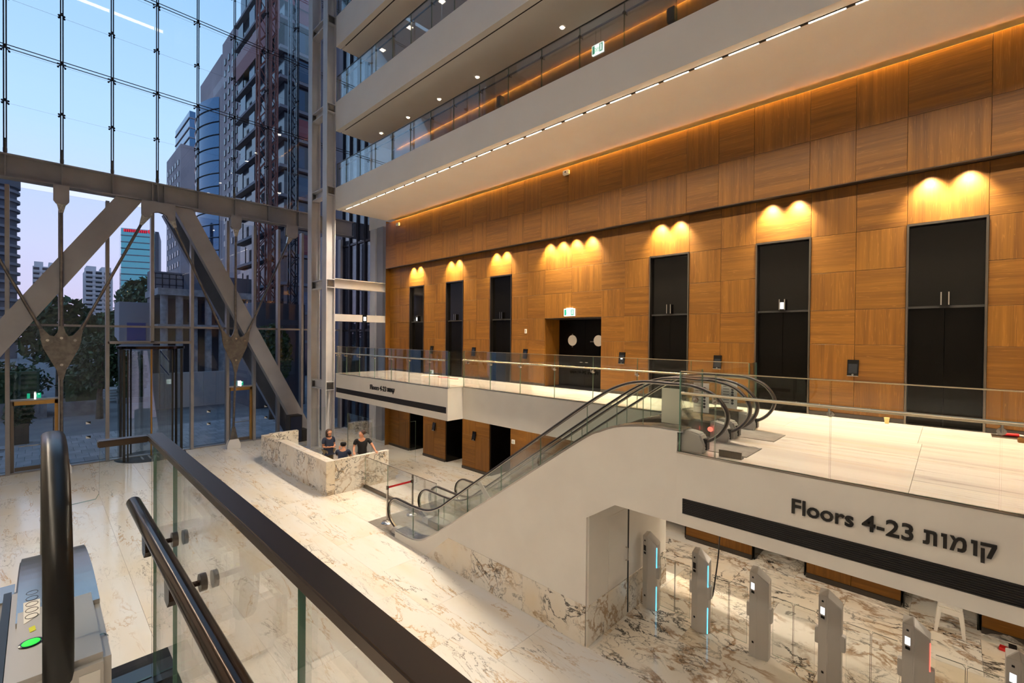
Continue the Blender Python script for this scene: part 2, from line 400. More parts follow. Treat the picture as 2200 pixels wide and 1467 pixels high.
# ---- ground floor with marble slabs
floor = MB().box(-24.2, 10, -9, 14.0, -0.30, -0.02).build('floor', 'landing_plate', kind='structure', label='polished white marble lobby floor with gold and grey veins')
_tc = {}
def tile(parent, x0, x1, y0, y1, z0, z1, material, name='marble_slab'):
    k = (round(x1-x0, 3), round(y1-y0, 3), round(z1-z0, 3), material)
    if k not in _tc:
        a, b, c = k[:3]; m = MB(); e = 0.002
        m.raw([(-a/2, -b/2, 0), (a/2, -b/2, 0), (a/2, b/2, 0), (-a/2, b/2, 0), (-a/2, -b/2, c-e), (a/2, -b/2, c-e), (a/2, b/2, c-e), (-a/2, b/2, c-e),
               (-a/2+e, -b/2+e, c), (a/2-e, -b/2+e, c), (a/2-e, b/2-e, c), (-a/2+e, b/2-e, c)],
              [(0,3,2,1),(8,9,10,11),(0,1,5,4),(1,2,6,5),(2,3,7,6),(3,0,4,7),(4,5,9,8),(5,6,10,9),(6,7,11,10),(7,4,8,11)])
        _tc[k] = m.mesh(name, material, Vector((0, 0, 0)))
    return inst(name, _tc[k], parent, ((x0+x1)/2, (y0+y1)/2, z0))
rows = [-3.5+1.2*i for i in range(14)]
for i, y in enumerate(rows):
    x = -23.88+(0.9 if i % 2 else 0.0)
    if i % 2: tile(floor, -23.88, x-0.0015, y+0.0015, y+1.1985, -0.02, 0, 'marble_soft')
    while x < 1.6:
        bold = y > 6.0 and x > -5.0
        tile(floor, x+0.0015, x+1.7985, y+0.0015, y+1.1985, -0.02, 0, 'marble_bold' if bold else 'marble_soft'); x += 1.8

# ---- elevator wall: backing, wood panels as pieces
wb = MB()
YB = 11.19
OPEN = [(e, e+1.05, ZM, 7.11) for e in ELEV]+[(1.95, 3.0, ZM, 7.11), (-9.3, -7.2, ZM, 5.55)]
edges = [-18.5]+sorted([v for o in OPEN for v in o[:2]])+[10.0]
ops = sorted(OPEN)
xs = -18.5
for a, b, z0, z1 in ops:
    wb.box(xs, a, YB, 12.4, 0, 10.15); wb.box(a, b, YB, 12.4, z1, 10.15); wb.box(a, b, YB, 12.4, 2.56, 3.40); xs = b
wb.box(xs, 10, YB, 12.4, 0, 10.15)
wb.box(-18.5, 10, 12.4, 12.6, 0, 10.15)
wall = wb.build('wall_elevator', 'black_matt', kind='structure', label='tall wall of honey wood panels in basket weave')
wb = MB().box(-18.5, 10, 10.97, YB-0.002, 8.04, 10.06)
wall_up = wb.build('wall_elevator_upper', 'skirting_dark', kind='structure', label='proud upper band of honey wood panels under the soffit')
# columns of panels
cols = []
def split2(a, b): return [(a, (a+b)/2), ((a+b)/2, b)]
prev = -18.5
for a, b, z0, z1 in ops:
    if a-prev > 0.05: cols += [(c, d, None) for c, d in split2(prev, a)]
    if b-a > 1.5: cols += [(c, d, z1) for c, d in split2(a, b)]
    else: cols.append((a, b, z1))
    prev = b
cols += [(c, d, None) for c, d in split2(prev, prev+1.5)]
def wpanel(parent, x0, x1, z0, z1, yf, vert):
    k = (round(x1-x0, 2), round(z1-z0, 2), vert)
    if k not in _tc:
        a, c = x1-x0, z1-z0; m = MB(); e = 0.004; t = 0.035
        a2, c2 = a/2-0.002, c/2-0.002
        m.raw([(-a2, t, -c2), (a2, t, -c2), (a2, t, c2), (-a2, t, c2), (-a2, e, -c2), (a2, e, -c2), (a2, e, c2), (-a2, e, c2),
               (-a2+e, 0, -c2+e), (a2-e, 0, -c2+e), (a2-e, 0, c2-e), (-a2+e, 0, c2-e)],
              [(0,3,2,1),(8,9,10,11),(0,1,5,4),(1,2,6,5),(2,3,7,6),(3,0,4,7),(4,5,9,8),(5,6,10,9),(6,7,11,10),(7,4,8,11)])
        _tc[k] = m.mesh('wood_panel', 'wood_v' if vert else 'wood_h', Vector((0, 0, 0)))
    inst('wood_panel', _tc[k], parent, ((x0+x1)/2, yf, (z0+z1)/2))
RW = [3.5, 4.17, 4.88, 5.57, 6.33, 7.09, 8.03]
for ci, (a, b, ztop) in enumerate(cols):
    for ri in range(6):
        z0, z1 = RW[ri], RW[ri+1]
        if ztop and z1 <= ztop+0.05: continue
        if ztop and z0 < ztop: z0 = ztop
        wpanel(wall, a, b, z0, z1, 11.15, (ci+ri) % 2 == 0)
    for ri, (z0, z1) in enumerate(((8.03, 9.02), (9.02, 10.06))):
        wpanel(wall_up, a, b, z0, z1, 10.93, (ci+ri) % 2 == 1)
    if ztop is None or ztop < 6:
        for ri, (z0, z1) in enumerate(((0.1, 1.3), (1.3, 2.5))):
            wpanel(wall, a, b, z0, z1, 11.15, (ci+ri) % 2 == 1)
        if ztop is None:
            MB().box(a, b, 11.14, YB, ZM, 3.5).build('skirting_board', 'skirting_dark', wall)
        MB().box(a, b, 11.13, YB, 0, 0.1).build('skirting_board', 'skirting_dark', wall)
MB().box(-18.5, 10, 10.93, 10.965, 8.02, 8.032).build('shadow_trim', 'stainless_dark', wall_up)
MB().box(-18.52, -18.5, 10.93, 12.4, 0, 10.15).build('end_panel', 'wood_v', wall)

# ---- mezzanine: slab, fascias, floor slabs
ms = MB()
ms.box(-18.30, 9.9, 9.25, 11.19, 2.56, 3.395)
ms.box(-18.30, -10.95, 8.65, 9.20, 2.56, 3.395)
ms.box(-2.68, 9.9, 6.2, 9.2, 2.56, 3.395)
mezz = ms.build('floor_mezzanine', 'white_paint', kind='structure', label='mezzanine slab with pale streaked marble floor before the elevators')
def fascia(parent, poly, z0=2.42, z1=3.40, name='fascia'):
    return MB().prism(poly, 'z', z0, z1).build(name, 'white_paint', parent)
fascia(mezz, [(-2.7, 6.1), (10, 6.1), (10, 6.6), (-2.7, 6.6)])
fascia(mezz, [(-2.7, 6.6), (-1.55, 6.6), (-1.75, 7.3), (-2.7, 7.3)], 2.42, 2.56, 'soffit_step')
fascia(mezz, [(-10.9, 9.15), (-2.7, 9.15), (-2.7, 9.6), (-10.9, 9.6)])
fascia(mezz, [(-18.35, 8.55), (-10.9, 8.55), (-10.9, 9.15), (-10.9, 9.6), (-18.35, 9.6)])
for y0, x0, x1 in ((6.1, -2.7, 10), (9.15, -10.9, -2.7), (8.55, -18.35, -10.9)):
    MB().box(x0, x1, y0-0.008, y0+0.04, 3.396, 3.418).build('edge_trim', 'stainless', mezz)
ys = [6.12, 7.8, 9.2, 11.13]
for j in range(3):
    y0, y1 = ys[j], ys[j+1]; x = -2.69 if j < 2 else -18.34; k = 0
    while x < 3.4:
        L = 2.4 if j < 2 else 1.8
        tile(mezz, x+0.0015, x+L-0.0015, y0+0.0015, y1-0.0015, 3.40, ZM, 'marble_streak', 'floor_slab'); x += L
x = -18.34
while x < -11: 
    tile(mezz, x+0.0015, min(x+1.8, -10.91)-0.0015, 8.57, 9.1985, 3.40, ZM, 'marble_soft', 'floor_slab'); x += 1.8
# black linear air grilles on the fascias (slats recessed behind a frame)
def grille(x0, x1, y, z0, z1, label):
    g = thing('air_grille', (x0, y, z0), label, 'vent')
    MB().box(x0, x1, y-0.004, y, z0, z1).build('backing', 'grille_black', g)
    n = 9
    for i in range(n):
        z = z0+(z1-z0)*(i+0.5)/n
        MB().box(x0, x1, y-0.014, y-0.004, z-0.006, z+0.006).build('slat', 'grille_black', g)
grille(-2.61, 6.0, 6.1, 2.585, 2.79, 'long black slatted air grille on the near white fascia')
grille(-18.3, -10.97, 8.55, 2.64, 2.83, 'black air grille on the far white fascia beside the columns')
s1 = thing('floor_sign', (-0.5, 6.1, 2.95), 'large black raised letters Floors 4-23 on the near fascia', 'sign')
letters('Floors 4-23', -1.31, -0.245, 6.085, 2.955, 'black_letter', s1, offset=0.016)
hebrew('\u05ea\u05d5\u05de\u05d5\u05e7', -0.175, 0.335, 6.097, 2.962, 0.138, 'black_letter', s1)
s2 = thing('floor_sign', (-14.6, 8.55, 3.07), 'small distant black letters Floors 4-23 on the far fascia', 'sign')
letters('Floors 4-23', -15.5, -14.38, 8.535, 3.0, 'black_letter', s2, offset=0.016)
hebrew('\u05ea\u05d5\u05de\u05d5\u05e7', -14.31, -13.84, 8.547, 3.007, 0.138, 'black_letter', s2)

# ---- camera-side mezzanine and its sign (seen mirrored in the glass)
ms = MB(); ms.box(-2.7, 10, -4.75, 0.41, 2.56, 3.40); ms.box(-18.35, -2.7, -4.75, -2.75, 2.56, 3.40); ms.box(-18.35, -10.9, -2.75, -2.15, 2.42, 3.40)
mezz2 = ms.build('floor_mezzanine_near', 'white_paint', kind='structure', label='near mezzanine slab under the viewpoint')
tile(mezz2, -2.45, 1.2, -1.2, 0.36, 3.40, ZM, 'marble_soft', 'floor_slab')
MB().box(-2.7, 10, 0.36, 0.44, 3.30, 3.425).build('edge_trim', 'black_matt', mezz2)
MB().box(-2.76, -2.42, 0.13, 0.44, 3.36, 3.43).build('edge_channel', 'black_matt', mezz2)
MB().box(-2.66, -2.50, 0.20, 0.38, 3.43, 3.437).build('channel_cover', 'stainless_dark', mezz2)
s3 = thing('floor_sign', (-14.0, -2.15, 3.05), 'black letters Floors 24-41 on the opposite fascia, mirrored in the glass', 'sign')
letters('Floors 24-41', -14.7, -13.4, -2.135, 3.0, 'black_letter', s3, face=1, offset=0.016)
hebrew('\u05ea\u05d5\u05de\u05d5\u05e7', -15.25, -14.78, -2.147, 3.007, 0.138, 'black_letter', s3, face=1)
MB().box(-18.5, 10, -5.1, -4.8, 0, 10.15).build('wall_opposite', 'white_paint', kind='structure')  # unseen wood wall, coloured white to bounce more light into the atrium

# ---- upper galleries on both sides
LEV = [(10.15, 11.06, 12.03), (13.38, 14.57, 15.62), (16.82, 18.07, 19.1), (20.3, 21.5, 22.5)]
for k, (zb, zt, zg) in enumerate(LEV):
    g = MB()
    g.box(-18.35, 10, 8.5, 8.62, zb, zt)                          # fascia
    g.box(-18.35, 10, 8.62, 8.70, zb, zb+0.3)
    yc = 10.885 if k == 0 else 11.095
    g.box(-18.35, 10, 8.75, yc, zb, zb+0.35)                      # soffit board beyond the track slot
    g.box(-18.35, 10, yc, 12.4, zb+0.12, zb+0.35)                 # narrow cove slot by the wall
    g.box(-18.35, 10, 8.62, 8.75, zb+0.2, zb+0.35)
    gal = g.build('ceiling_gallery', 'soffit_paint', kind='structure', label='white gallery slab with plain fascia, level %d above the mezzanine' % (k+1))
    MB().box(-18.0, 10, 8.70, 8.75, zb+0.015, zb+0.06).build('track_slot', 'black_matt', gal)
    MB().box(-18.35, 10, 8.62, 12.4, zt-0.45, zt-0.42).build('walkway', 'concrete', gal)
    # opposite side, the same section mirrored
    g = MB(); g.box(-18.35, 10, -2.27, -2.15, zb, zt); g.box(-18.35, 10, -4.8, -2.4, zb, zb+0.35)
    g.build('ceiling_gallery_opposite', 'soffit_paint', kind='structure')
    # corridor wall behind
    if k > 0:
        za = LEV[k-1][1]-0.42
        MB().box(-18.35, 10, 11.15, 12.4, za, zb-0.02).build('wall_corridor', 'wood_v', kind='structure', label='dark wood corridor wall of the gallery, level %d' % k)
        MB().box(-18.35, 10, -5.1, -4.8, za, zb).build('wall_corridor_opposite', 'white_paint', kind='structure')
MB().box(-18.35, 10, 8.5, 8.7, 22.5, 36).build('wall_right_upper', 'white_paint', kind='structure')
MB().box(-18.35, 10, -2.3, -2.15, 22.5, 36).build('wall_left_upper', 'white_paint', kind='structure')
# end of the atrium behind the viewpoint: wall and gallery fronts, seen only as reflections
MB().box(9.6, 10, -9, 12.6, 0, 36).build('wall_end', 'white_paint', kind='structure')
MB().box(5.0, 9.6, -2.15, 8.5, 23.6, 24.6).build('ceiling_bridge', 'soffit_paint', kind='structure')
MB().box(5.0, 9.6, -2.15, 8.5, 20.1, 21.2).build('ceiling_bridge_lower', 'soffit_paint', kind='structure')
MB().box(4.98, 5.0, -2.15, 7.7, 31.7, 31.95).build('led_line', 'led_white', kind='structure')
MB().box(5.0, 9.6, -2.15, 8.5, 31.2, 32.4).build('ceiling_bridge_upper', 'white_paint', kind='structure')
rf = MB(); rf.box(-24.2, 10, -9, -2.15, 36, 36.3); rf.box(-24.2, 10, 8.5, 14, 36, 36.3)
roof = rf.build('ceiling', 'white_paint', kind='structure', label='atrium roof with a long glass skylight')
for k in range(12):
    x = -24.2+2.85*k; MB().box(x, x+0.2, -2.15, 8.5, 35.7, 36.3).build('roof_beam', 'steel_white', roof); pane(roof, x+0.2, x+2.85, -2.15, 8.5, 36.05, 36.08, 'glass_facade', 'cable_steel', 'roof_pane')
MB().box(-24.2, 10, -9.2, -9, 0, 36).build('wall_left', 'white_paint', kind='structure')

# ---- track lamps: black modules with lit segments, level 1
x = -17.95; i = 0
while x < 3.0:
    t = thing('track_lamp', (x, 8.725, 10.15), 'glowing linear lamp among the row in the lowest black ceiling track', 'lamp', 'linear lamps in the lowest ceiling track')
    MB().box(x, x+0.62, 8.705, 8.745, 10.135, 10.165).build('housing', 'black_matt', t)
    MB().box(x+0.09, x+0.59, 8.712, 8.738, 10.128, 10.136).build('diffuser', 'led_white', t)
    x += 0.62; i += 1
# ---- small round ceiling lamps of the corridor
for n_, x in enumerate((-17.1, -15.12, -13.16, -11.14, -7.69)):
    d = thing('ceiling_lamp', (x, 9.85, 13.36), ['small lit round ceiling lamp nearest the columns', 'second small lit ceiling lamp from the columns', 'third small lit ceiling lamp from the columns', 'fourth small lit ceiling lamp from the columns', 'small lit ceiling lamp nearest the gallery exit sign'][n_], 'lamp', 'round lamps in the corridor ceiling')
    MB().lathe((x, 9.85, 13.352), [(0.045, 0), (0.075, 0.006), (0.085, 0.03)], 16).build('trim_ring', 'plastic_white', d, smooth=True)
    MB().lathe((x, 9.85, 13.348), [(0.05, 0), (0.05, 0.006)], 16).build('diffuser', 'lamp_glow', d)

# ================================================================== STEEL COLUMNS BY THE FACADE
def ibeam_x(m, x0, x1, yc, zc, w_, h, tf=0.03, tw=0.02):
    m.box(x0, x1, yc-w_/2, yc+w_/2, zc+h/2-tf, zc+h/2); m.box(x0, x1, yc-w_/2, yc+w_/2, zc-h/2, zc-h/2+tf); m.box(x0, x1, yc-tw/2, yc+tw/2, zc-h/2+tf, zc+h/2-tf); return m
def ibeam_y(m, y0, y1, xc, zc, w_, h, tf=0.03, tw=0.02):
    m.box(xc-w_/2, xc+w_/2, y0, y1, zc+h/2-tf, zc+h/2); m.box(xc-w_/2, xc+w_/2, y0, y1, zc-h/2, zc-h/2+tf); m.box(xc-tw/2, xc+tw/2, y0, y1, zc-h/2+tf, zc+h/2-tf); return m
lad = thing('steel_column', (-19.55, 8.45, 0), 'tall white twin steel column with ladder-like cross beams', 'column')
for xa, xb in ((-19.03, -18.62), (-20.51, -20.11)):
    c = MB(); c.box(xa, xb, 8.25, 8.28, 0, 36); c.box(xa, xb, 8.60, 8.63, 0, 36); xm = (xa+xb)/2; c.box(xm-0.015, xm+0.015, 8.28, 8.60, 0, 36)
    sh = c.build('shaft', 'steel_white', lad)
    for z in (2.87, 7.15, 11.0, 14.42, 18.05, 21.6, 25.2):
        MB().box(xa+0.01, xb-0.01, 8.28, 8.60, z+0.15, z+0.18).build('stiffener', 'steel_white', sh)
        MB().box(xa+0.01, xb-0.01, 8.28, 8.60, z-0.18, z-0.15).build('stiffener', 'steel_white', sh)
        p = MB().box(xb-0.03, xb-0.015, 8.33, 8.55, z-0.12, z+0.12).build('bolt_plate', 'plate_steel', sh)
    MB().box(xa-0.1, xb+0.1, 8.15, 8.73, 0.002, 0.05).build('base_plate', 'steel_white', sh)
for z in (2.87, 7.15, 11.0, 14.42, 18.05, 21.6, 25.2):
    ibeam_x(MB(), -20.11, -19.03, 8.44, z, 0.30, 0.36).build('cross_beam', 'steel_white', lad)
b = thing('cantilever_beam', (-18.42, 10.0, 6.98), 'short white steel I-beam reaching from the column to the wood wall', 'beam')
ibeam_y(MB(), 8.63, 11.5, -18.8, 7.18, 0.34, 0.40).build('girder', 'steel_white', b)
MB().box(-18.94, -18.64, 11.40, 11.43, 7.01, 7.35).build('stiffener', 'steel_white', b)
b = thing('box_beam', (-18.8, 10.0, 5.58), 'plain white box beam below the I-beam, with a small black screen', 'beam')
MB().box(-18.98, -18.62, 8.63, 11.36, 5.58, 5.88).build('casing', 'steel_white', b)
sc_ = MB().box(-18.62, -18.59, 9.86, 10.06, 5.57, 5.89).build('screen', 'screen_dark', b)
MB().box(-18.59, -18.585, 9.90, 10.02, 5.63, 5.80).build('picture', 'screen_white', sc_)

# ================================================================== GLASS FACADE
XS = -22.7                                   # plane of the steelwork and the cables
K = 22.7/22.9
def ky(y): return y*K
def kz(z): return CZ+(z-CZ)*K
CY = [ky(-0.77+1.356*i) for i in range(-2, 9)]
ZR = [10.94]+[kz(z) for z in (12.76, 14.54, 16.28, 18.05, 19.82, 21.6, 23.4)]
win1 = thing('window_1', (XS-0.2, 4, 11), 'tall cable-net glass facade above the steel beam', None, None, 'structure')
_p = {}
yb = [ky(-0.77+1.356*i) for i in range(-3, 10)]
for i in range(len(yb)-1):
    for j in range(len(ZR)-1):
        y0, y1, z0, z1 = yb[i]+0.006, yb[i+1]-0.006, ZR[j]+0.006, ZR[j+1]-0.006
        k = (round(y1-y0, 3), round(z1-z0, 3))
        if k not in _p:
            m = MB(); m.box(-0.008, 0.008, -k[0]/2, k[0]/2, -k[1]/2, k[1]/2); m.m = [1, 1, 1, 0, 1, 0]
            _p[k] = m.mesh('glass_pane', ['glass_facade', 'glass_facade'], Vector((0, 0, 0)))
        inst('glass_pane', _p[k], win1, (XS-0.22, (y0+y1)/2, (z0+z1)/2))
_c = MB().cyl((0, 0, 0), (0, 0, ZR[-1]-11.0), 0.018, n=8).mesh('vertical_cable', 'cable_steel', Vector((0, 0, 0)), True)
_tb = MB().lathe((0, 0, 0), [(0.03, 0), (0.055, 0.04), (0.055, 0.16), (0.04, 0.22), (0.032, 0.42), (0.02, 0.5)], 10).mesh('turnbuckle', 'plate_steel', Vector((0, 0, 0)), True)
def spider_mesh(big):
    m = MB(); m.cyl((-0.03, 0, 0), (0.05, 0, 0), 0.05 if big else 0.04, n=10)
    for a in (45, 135, 225, 315):
        dy, dz = math.cos(R(a)), math.sin(R(a)); L = 0.13 if big else 0.10
        m.cyl((0, 0, 0), (-0.16, dy*L, dz*L*0.6), 0.013, 0.018, 6); m.cyl((-0.17, dy*L, dz*L*0.6), (-0.205, dy*L, dz*L*0.6), 0.03, n=8)
    return m.mesh('spider_fitting', 'cable_steel', Vector((0, 0, 0)), True)
_s1, _s2 = spider_mesh(True), spider_mesh(False)
for y in CY:
    inst('vertical_cable', _c, win1, (XS, y-0.03, 11.0)); inst('vertical_cable', _c, win1, (XS, y+0.03, 11.0))
    inst('turnbuckle', _tb, win1, (XS, y, 10.94))
    for j, z in enumerate(ZR[1:]): inst('spider_fitting', _s1 if j % 2 else _s2, win1, (XS, y, z))
_h = MB().cyl((0, yb[0], 0), (0, yb[-1], 0), 0.016, n=8).mesh('horizontal_cable', 'cable_steel', Vector((0, 0, 0)), True)
for j in (2, 4, 6):
    for dz in (-0.055, 0.055): inst('horizontal_cable', _h, win1, (XS+0.06, 0, ZR[j]+dz))
for k in range(7):
    y = yb[0]+2.3*k; pane(win1, XS-0.23, XS-0.21, y+0.02, min(y+2.28, 11.4), 23.46, 35.9, 'glass_facade', 'cable_steel')
MB().box(-24.0, -22.5, -9, yb[0], 23.45, 36).build('wall_front_upper', 'white_paint', kind='structure')
MB().box(-24.0, -23.0, -9, -4.9, 0, 23.5).build('wall_front', 'white_paint', kind='structure')

# ---- the big horizontal beam with stiffeners
zb0, zb1 = kz(10.17), kz(10.95)
bm_ = thing('steel_beam', (XS, 4, zb0), 'long grey steel beam spanning the glass facade', 'beam')
g = MB(); g.box(XS-0.28, XS+0.22, -4.9, 11.4, zb1-0.04, zb1); g.box(XS-0.28, XS+0.22, -4.9, 11.4, zb0, zb0+0.04); g.box(XS-0.06, XS+0.02, -4.9, 11.4, zb0+0.04, zb1-0.04)
g.build('girder', 'steel_grey', bm_)
MB().box(XS-0.30, XS-0.05, -4.9, 11.4, zb1, zb1+0.07).build('glazing_channel', 'mullion_grey', bm_)
for y in CY+[ky(3.12), ky(3.5)]:
    MB().box(XS+0.02, XS+0.20, y-0.012, y+0.012, zb0+0.04, zb1-0.04).build('stiffener', 'steel_grey', bm_)
# ---- diagonal braces
def brace(p0, p1, wdt, x0, x1, label, name='diagonal_brace'):
    (ya, za), (yb_, zb_) = p0, p1; d = Vector((yb_-ya, zb_-za)).normalized(); n = Vector((-d.y, d.x))*wdt/2
    sl = (zb_-za)/(yb_-ya); hw = abs(wdt/2/d.y)               # ends cut level under the beam and on the floor
    poly = [(ya-hw, za), (ya+hw, za), (yb_+hw, zb_), (yb_-hw, zb_)]
    t = thing(name, (x0, yb_, max(0, zb_)), label, 'brace')
    MB().prism(poly, 'x', x0, x1).build('box_section', 'steel_grey', t)
    e = MB().box(x0-0.08, x1+0.08, yb_-0.4, yb_+0.4, 0.002, 0.06).build('base_plate', 'steel_grey', t); return t
brace((ky(2.43), zb0-0.004), (ky(-3.85), 0.02), 0.66, XS-0.25, XS+0.12, 'wide grey diagonal brace leaning left from the beam')
brace((ky(4.12), zb0-0.004), (ky(9.25), 0.02), 0.60, XS-0.25, XS+0.12, 'wide grey diagonal brace leaning right from the beam')
brace((ky(4.0), 10.05), (ky(9.0), 0.02), 0.5, -24.6, -24.25, 'darker diagonal brace outside the glass on the right')
# ---- tie rod fans
def drop(m, c, ang, L, r0, r1, th, x):
    # tear-drop clevis plate: round end at c, pointing along ang (in the YZ plane)
    d = Vector((math.cos(ang), math.sin(ang))); n = Vector((-d.y, d.x)); poly = []
    for k in range(13):
        t = math.pi/2+math.pi*k/12; poly.append((c[0]+r0*(math.cos(t)*d.x+math.sin(t)*n.x), c[1]+r0*(math.cos(t)*d.y+math.sin(t)*n.y)))
    tip = Vector(c)+d*L
    poly += [(tip.x-n.x*r1, tip.y-n.y*r1), (tip.x+n.x*r1, tip.y+n.y*r1)]
    m.prism(poly, 'x', x-th/2, x+th/2); return tip
def rod_fan(yc, tops, base_y, label, hang=True):
    X = XS+0.20
    t = thing('tie_rod_fan', (X, base_y, 0), label, 'tie rod')
    y0 = yc
    pl = [(y0-0.52, 4.78), (y0-0.40, 4.93), (y0-0.18, 4.86), (y0-0.12, 4.97), (y0+0.12, 4.97), (y0+0.18, 4.86), (y0+0.40, 4.93), (y0+0.52, 4.78), (y0+0.45, 4.45), (y0+0.14, 3.72), (y0, 3.62), (y0-0.14, 3.72), (y0-0.45, 4.45)]
    plate = MB().prism(pl, 'x', X-0.03, X+0.03).build('node_plate', 'plate_steel', t)
    pins = [(y0-0.345, 4.72), (y0, 4.80), (y0+0.345, 4.72)]
    def pin(y, z, par):
        MB().cyl((X-0.09, y, z), (X+0.09, y, z), 0.045, n=12).build('pin', 'stainless', par, smooth=True)
    for (py, pz), (ty, tz) in zip(pins, tops):
        a = math.atan2(tz-pz, ty-py)
        m = MB(); tip = drop(m, (py, pz), a, 0.42, 0.15, 0.05, 0.10, X); m.build('lower_clevis', 'plate_steel', t); pin(py, pz, plate)
        m = MB(); tip2 = drop(m, (ty, tz), a+math.pi, 0.50, 0.16, 0.05, 0.12, X); m.build('upper_clevis', 'cast_zinc', t); pin(ty, tz, plate)
        MB().cyl((X, tip.x, tip.y), (X, tip2.x, tip2.y), 0.047, n=14).build('rod', 'plate_steel', t, smooth=True)
        MB().cyl((X, tip.x, tip.y), (X, tip.x+(tip2.x-tip.x)*0.06, tip.y+(tip2.y-tip.y)*0.06), 0.062, n=14).build('rod_collar', 'plate_steel', t, smooth=True)
    m = MB(); tip = drop(m, (y0, 3.86), -math.pi/2, 0.52, 0.16, 0.05, 0.10, X); m.build('lower_clevis', 'plate_steel', t); pin(y0, 3.86, plate)
    m = MB(); tip2 = drop(m, (base_y, 0.36), math.pi/2, 0.60, 0.17, 0.05, 0.12, X); m.build('foot_clevis', 'plate_steel', t); pin(base_y, 0.36, plate)
    MB().cyl((X, tip.x, tip.y), (X, tip2.x, tip2.y), 0.047, n=14).build('rod', 'plate_steel', t, smooth=True)
    sh = [(base_y-0.26, 0.004), (base_y-0.26, 0.2), (base_y-0.17, 0.42), (base_y+0.17, 0.42), (base_y+0.26, 0.2), (base_y+0.26, 0.004)]
    for s_ in (-1, 1): MB().prism(sh, 'x', X+s_*0.09-0.015, X+s_*0.09+0.015).build('foot_bracket', 'steel_white', t)
    return t
rod_fan(ky(0.565), [(ky(-1.85), kz(9.7)), (ky(0.565), kz(9.72)), (ky(2.95), kz(9.66))], ky(0.565), 'steel tie rod fan with triangular plate, left of the revolving door')
rod_fan(ky(6.02), [(ky(3.66), kz(9.74)), (ky(6.02), kz(9.79)), (ky(8.37), kz(9.77))], ky(5.95), 'steel tie rod fan with triangular plate, right of the revolving door')
def hanger(pts, label):
    for s_ in (-1, 1): MB().prism(pts, 'x', XS+0.20+s_*0.085-0.02, XS+0.20+s_*0.085+0.02).build('hanger_plate', 'steel_grey', bm_, label=label)
def rounded(y, w_, z0, z1): return [(y-w_, z1), (y-w_, z0+0.12), (y-w_*0.6, z0), (y+w_*0.6, z0), (y+w_, z0+0.12), (y+w_, z1)]
hanger(rounded(ky(0.565), 0.2, kz(9.52), zb0), 'grey hanger plate under the beam over the left rod')
hanger(rounded(ky(6.02), 0.2, kz(9.58), zb0), 'grey hanger plate under the beam over the right rod')
hanger(rounded(ky(8.37), 0.26, kz(9.58), zb0), 'grey hanger plate under the beam near the columns')
ya, yb2 = ky(2.78), ky(3.84)
arc = [((ya+yb2)/2+0.30*math.cos(R(a)), kz(9.52)+0.30*math.sin(R(a))*0.9) for a in range(0, 181, 30)]
hanger([(ya, zb0), (ya, kz(9.62)), (ya+0.12, kz(9.50))]+arc[::-1]+[(yb2-0.12, kz(9.50)), (yb2, kz(9.62)), (yb2, zb0)], 'wide grey arched hanger plate where both braces meet the beam')

# ---- lower storey glazing: fins, transoms, panes
XG = -23.75
win2 = thing('window_2', (XG, 4, 0), 'lower glass front with grey fins and entrance doors', None, None, 'structure')
MY = [-3.5, -2.1, -0.75, 0.56, 1.86, 3.24, 4.60, 5.94, 7.04, 8.11, 9.22, 10.3, 11.25]
for y in MY:
    z1 = 10.1; z0 = 0.0
    if y == 3.24: z0 = 4.62
    MB().box(XG-0.08, XG+0.22, y-0.055, y+0.055, z0, z1).build('mullion', 'mullion_grey', win2)
MB().box(XG-0.05, XG+0.08, -4.9, 11.3, 5.22, 5.30).build('transom', 'mullion_grey', win2)
MB().box(XG-0.05, XG+0.22, 1.86, 4.60, 4.57, 4.67).build('transom', 'mullion_grey', win2)
MB().box(XG-0.1, XG+0.16, -4.9, 11.3, 0.0, 0.04).build('sill', 'mullion_grey', win2)
DOORS = ((-0.75, 0.56), (5.94, 7.04))
for i in range(len(MY)-1):
    y0, y1 = MY[i]+0.06, MY[i+1]-0.06
    for z0, z1 in ((0.05, 5.21), (5.31, 10.1)):
        if (MY[i], MY[i+1]) in DOORS and z0 < 1: z0 = 2.62
        if MY[i] in (1.86, 3.24) and z0 < 1: z0 = 4.68
        pane(win2, XG-0.01, XG+0.006, y0, y1, z0, z1, 'glass_lower', 'cable_steel')
for y, z in ((1.32, 1.55), (1.32, 1.0), (5.25, 1.55), (5.25, 1.0), (7.6, 1.55), (7.6, 1.0)):
    mk = MB().prism([(y-0.07, z+0.05), (y+0.07, z+0.05), (y+0.07, z-0.05)], 'x', XG+0.007, XG+0.009).build('safety_marker', 'black_matt', win2)
    MB().prism([(y-0.07, z+0.05), (y+0.07, z-0.05), (y-0.07, z-0.05)], 'x', XG+0.007, XG+0.009).build('marker_half', 'paper_white', mk)
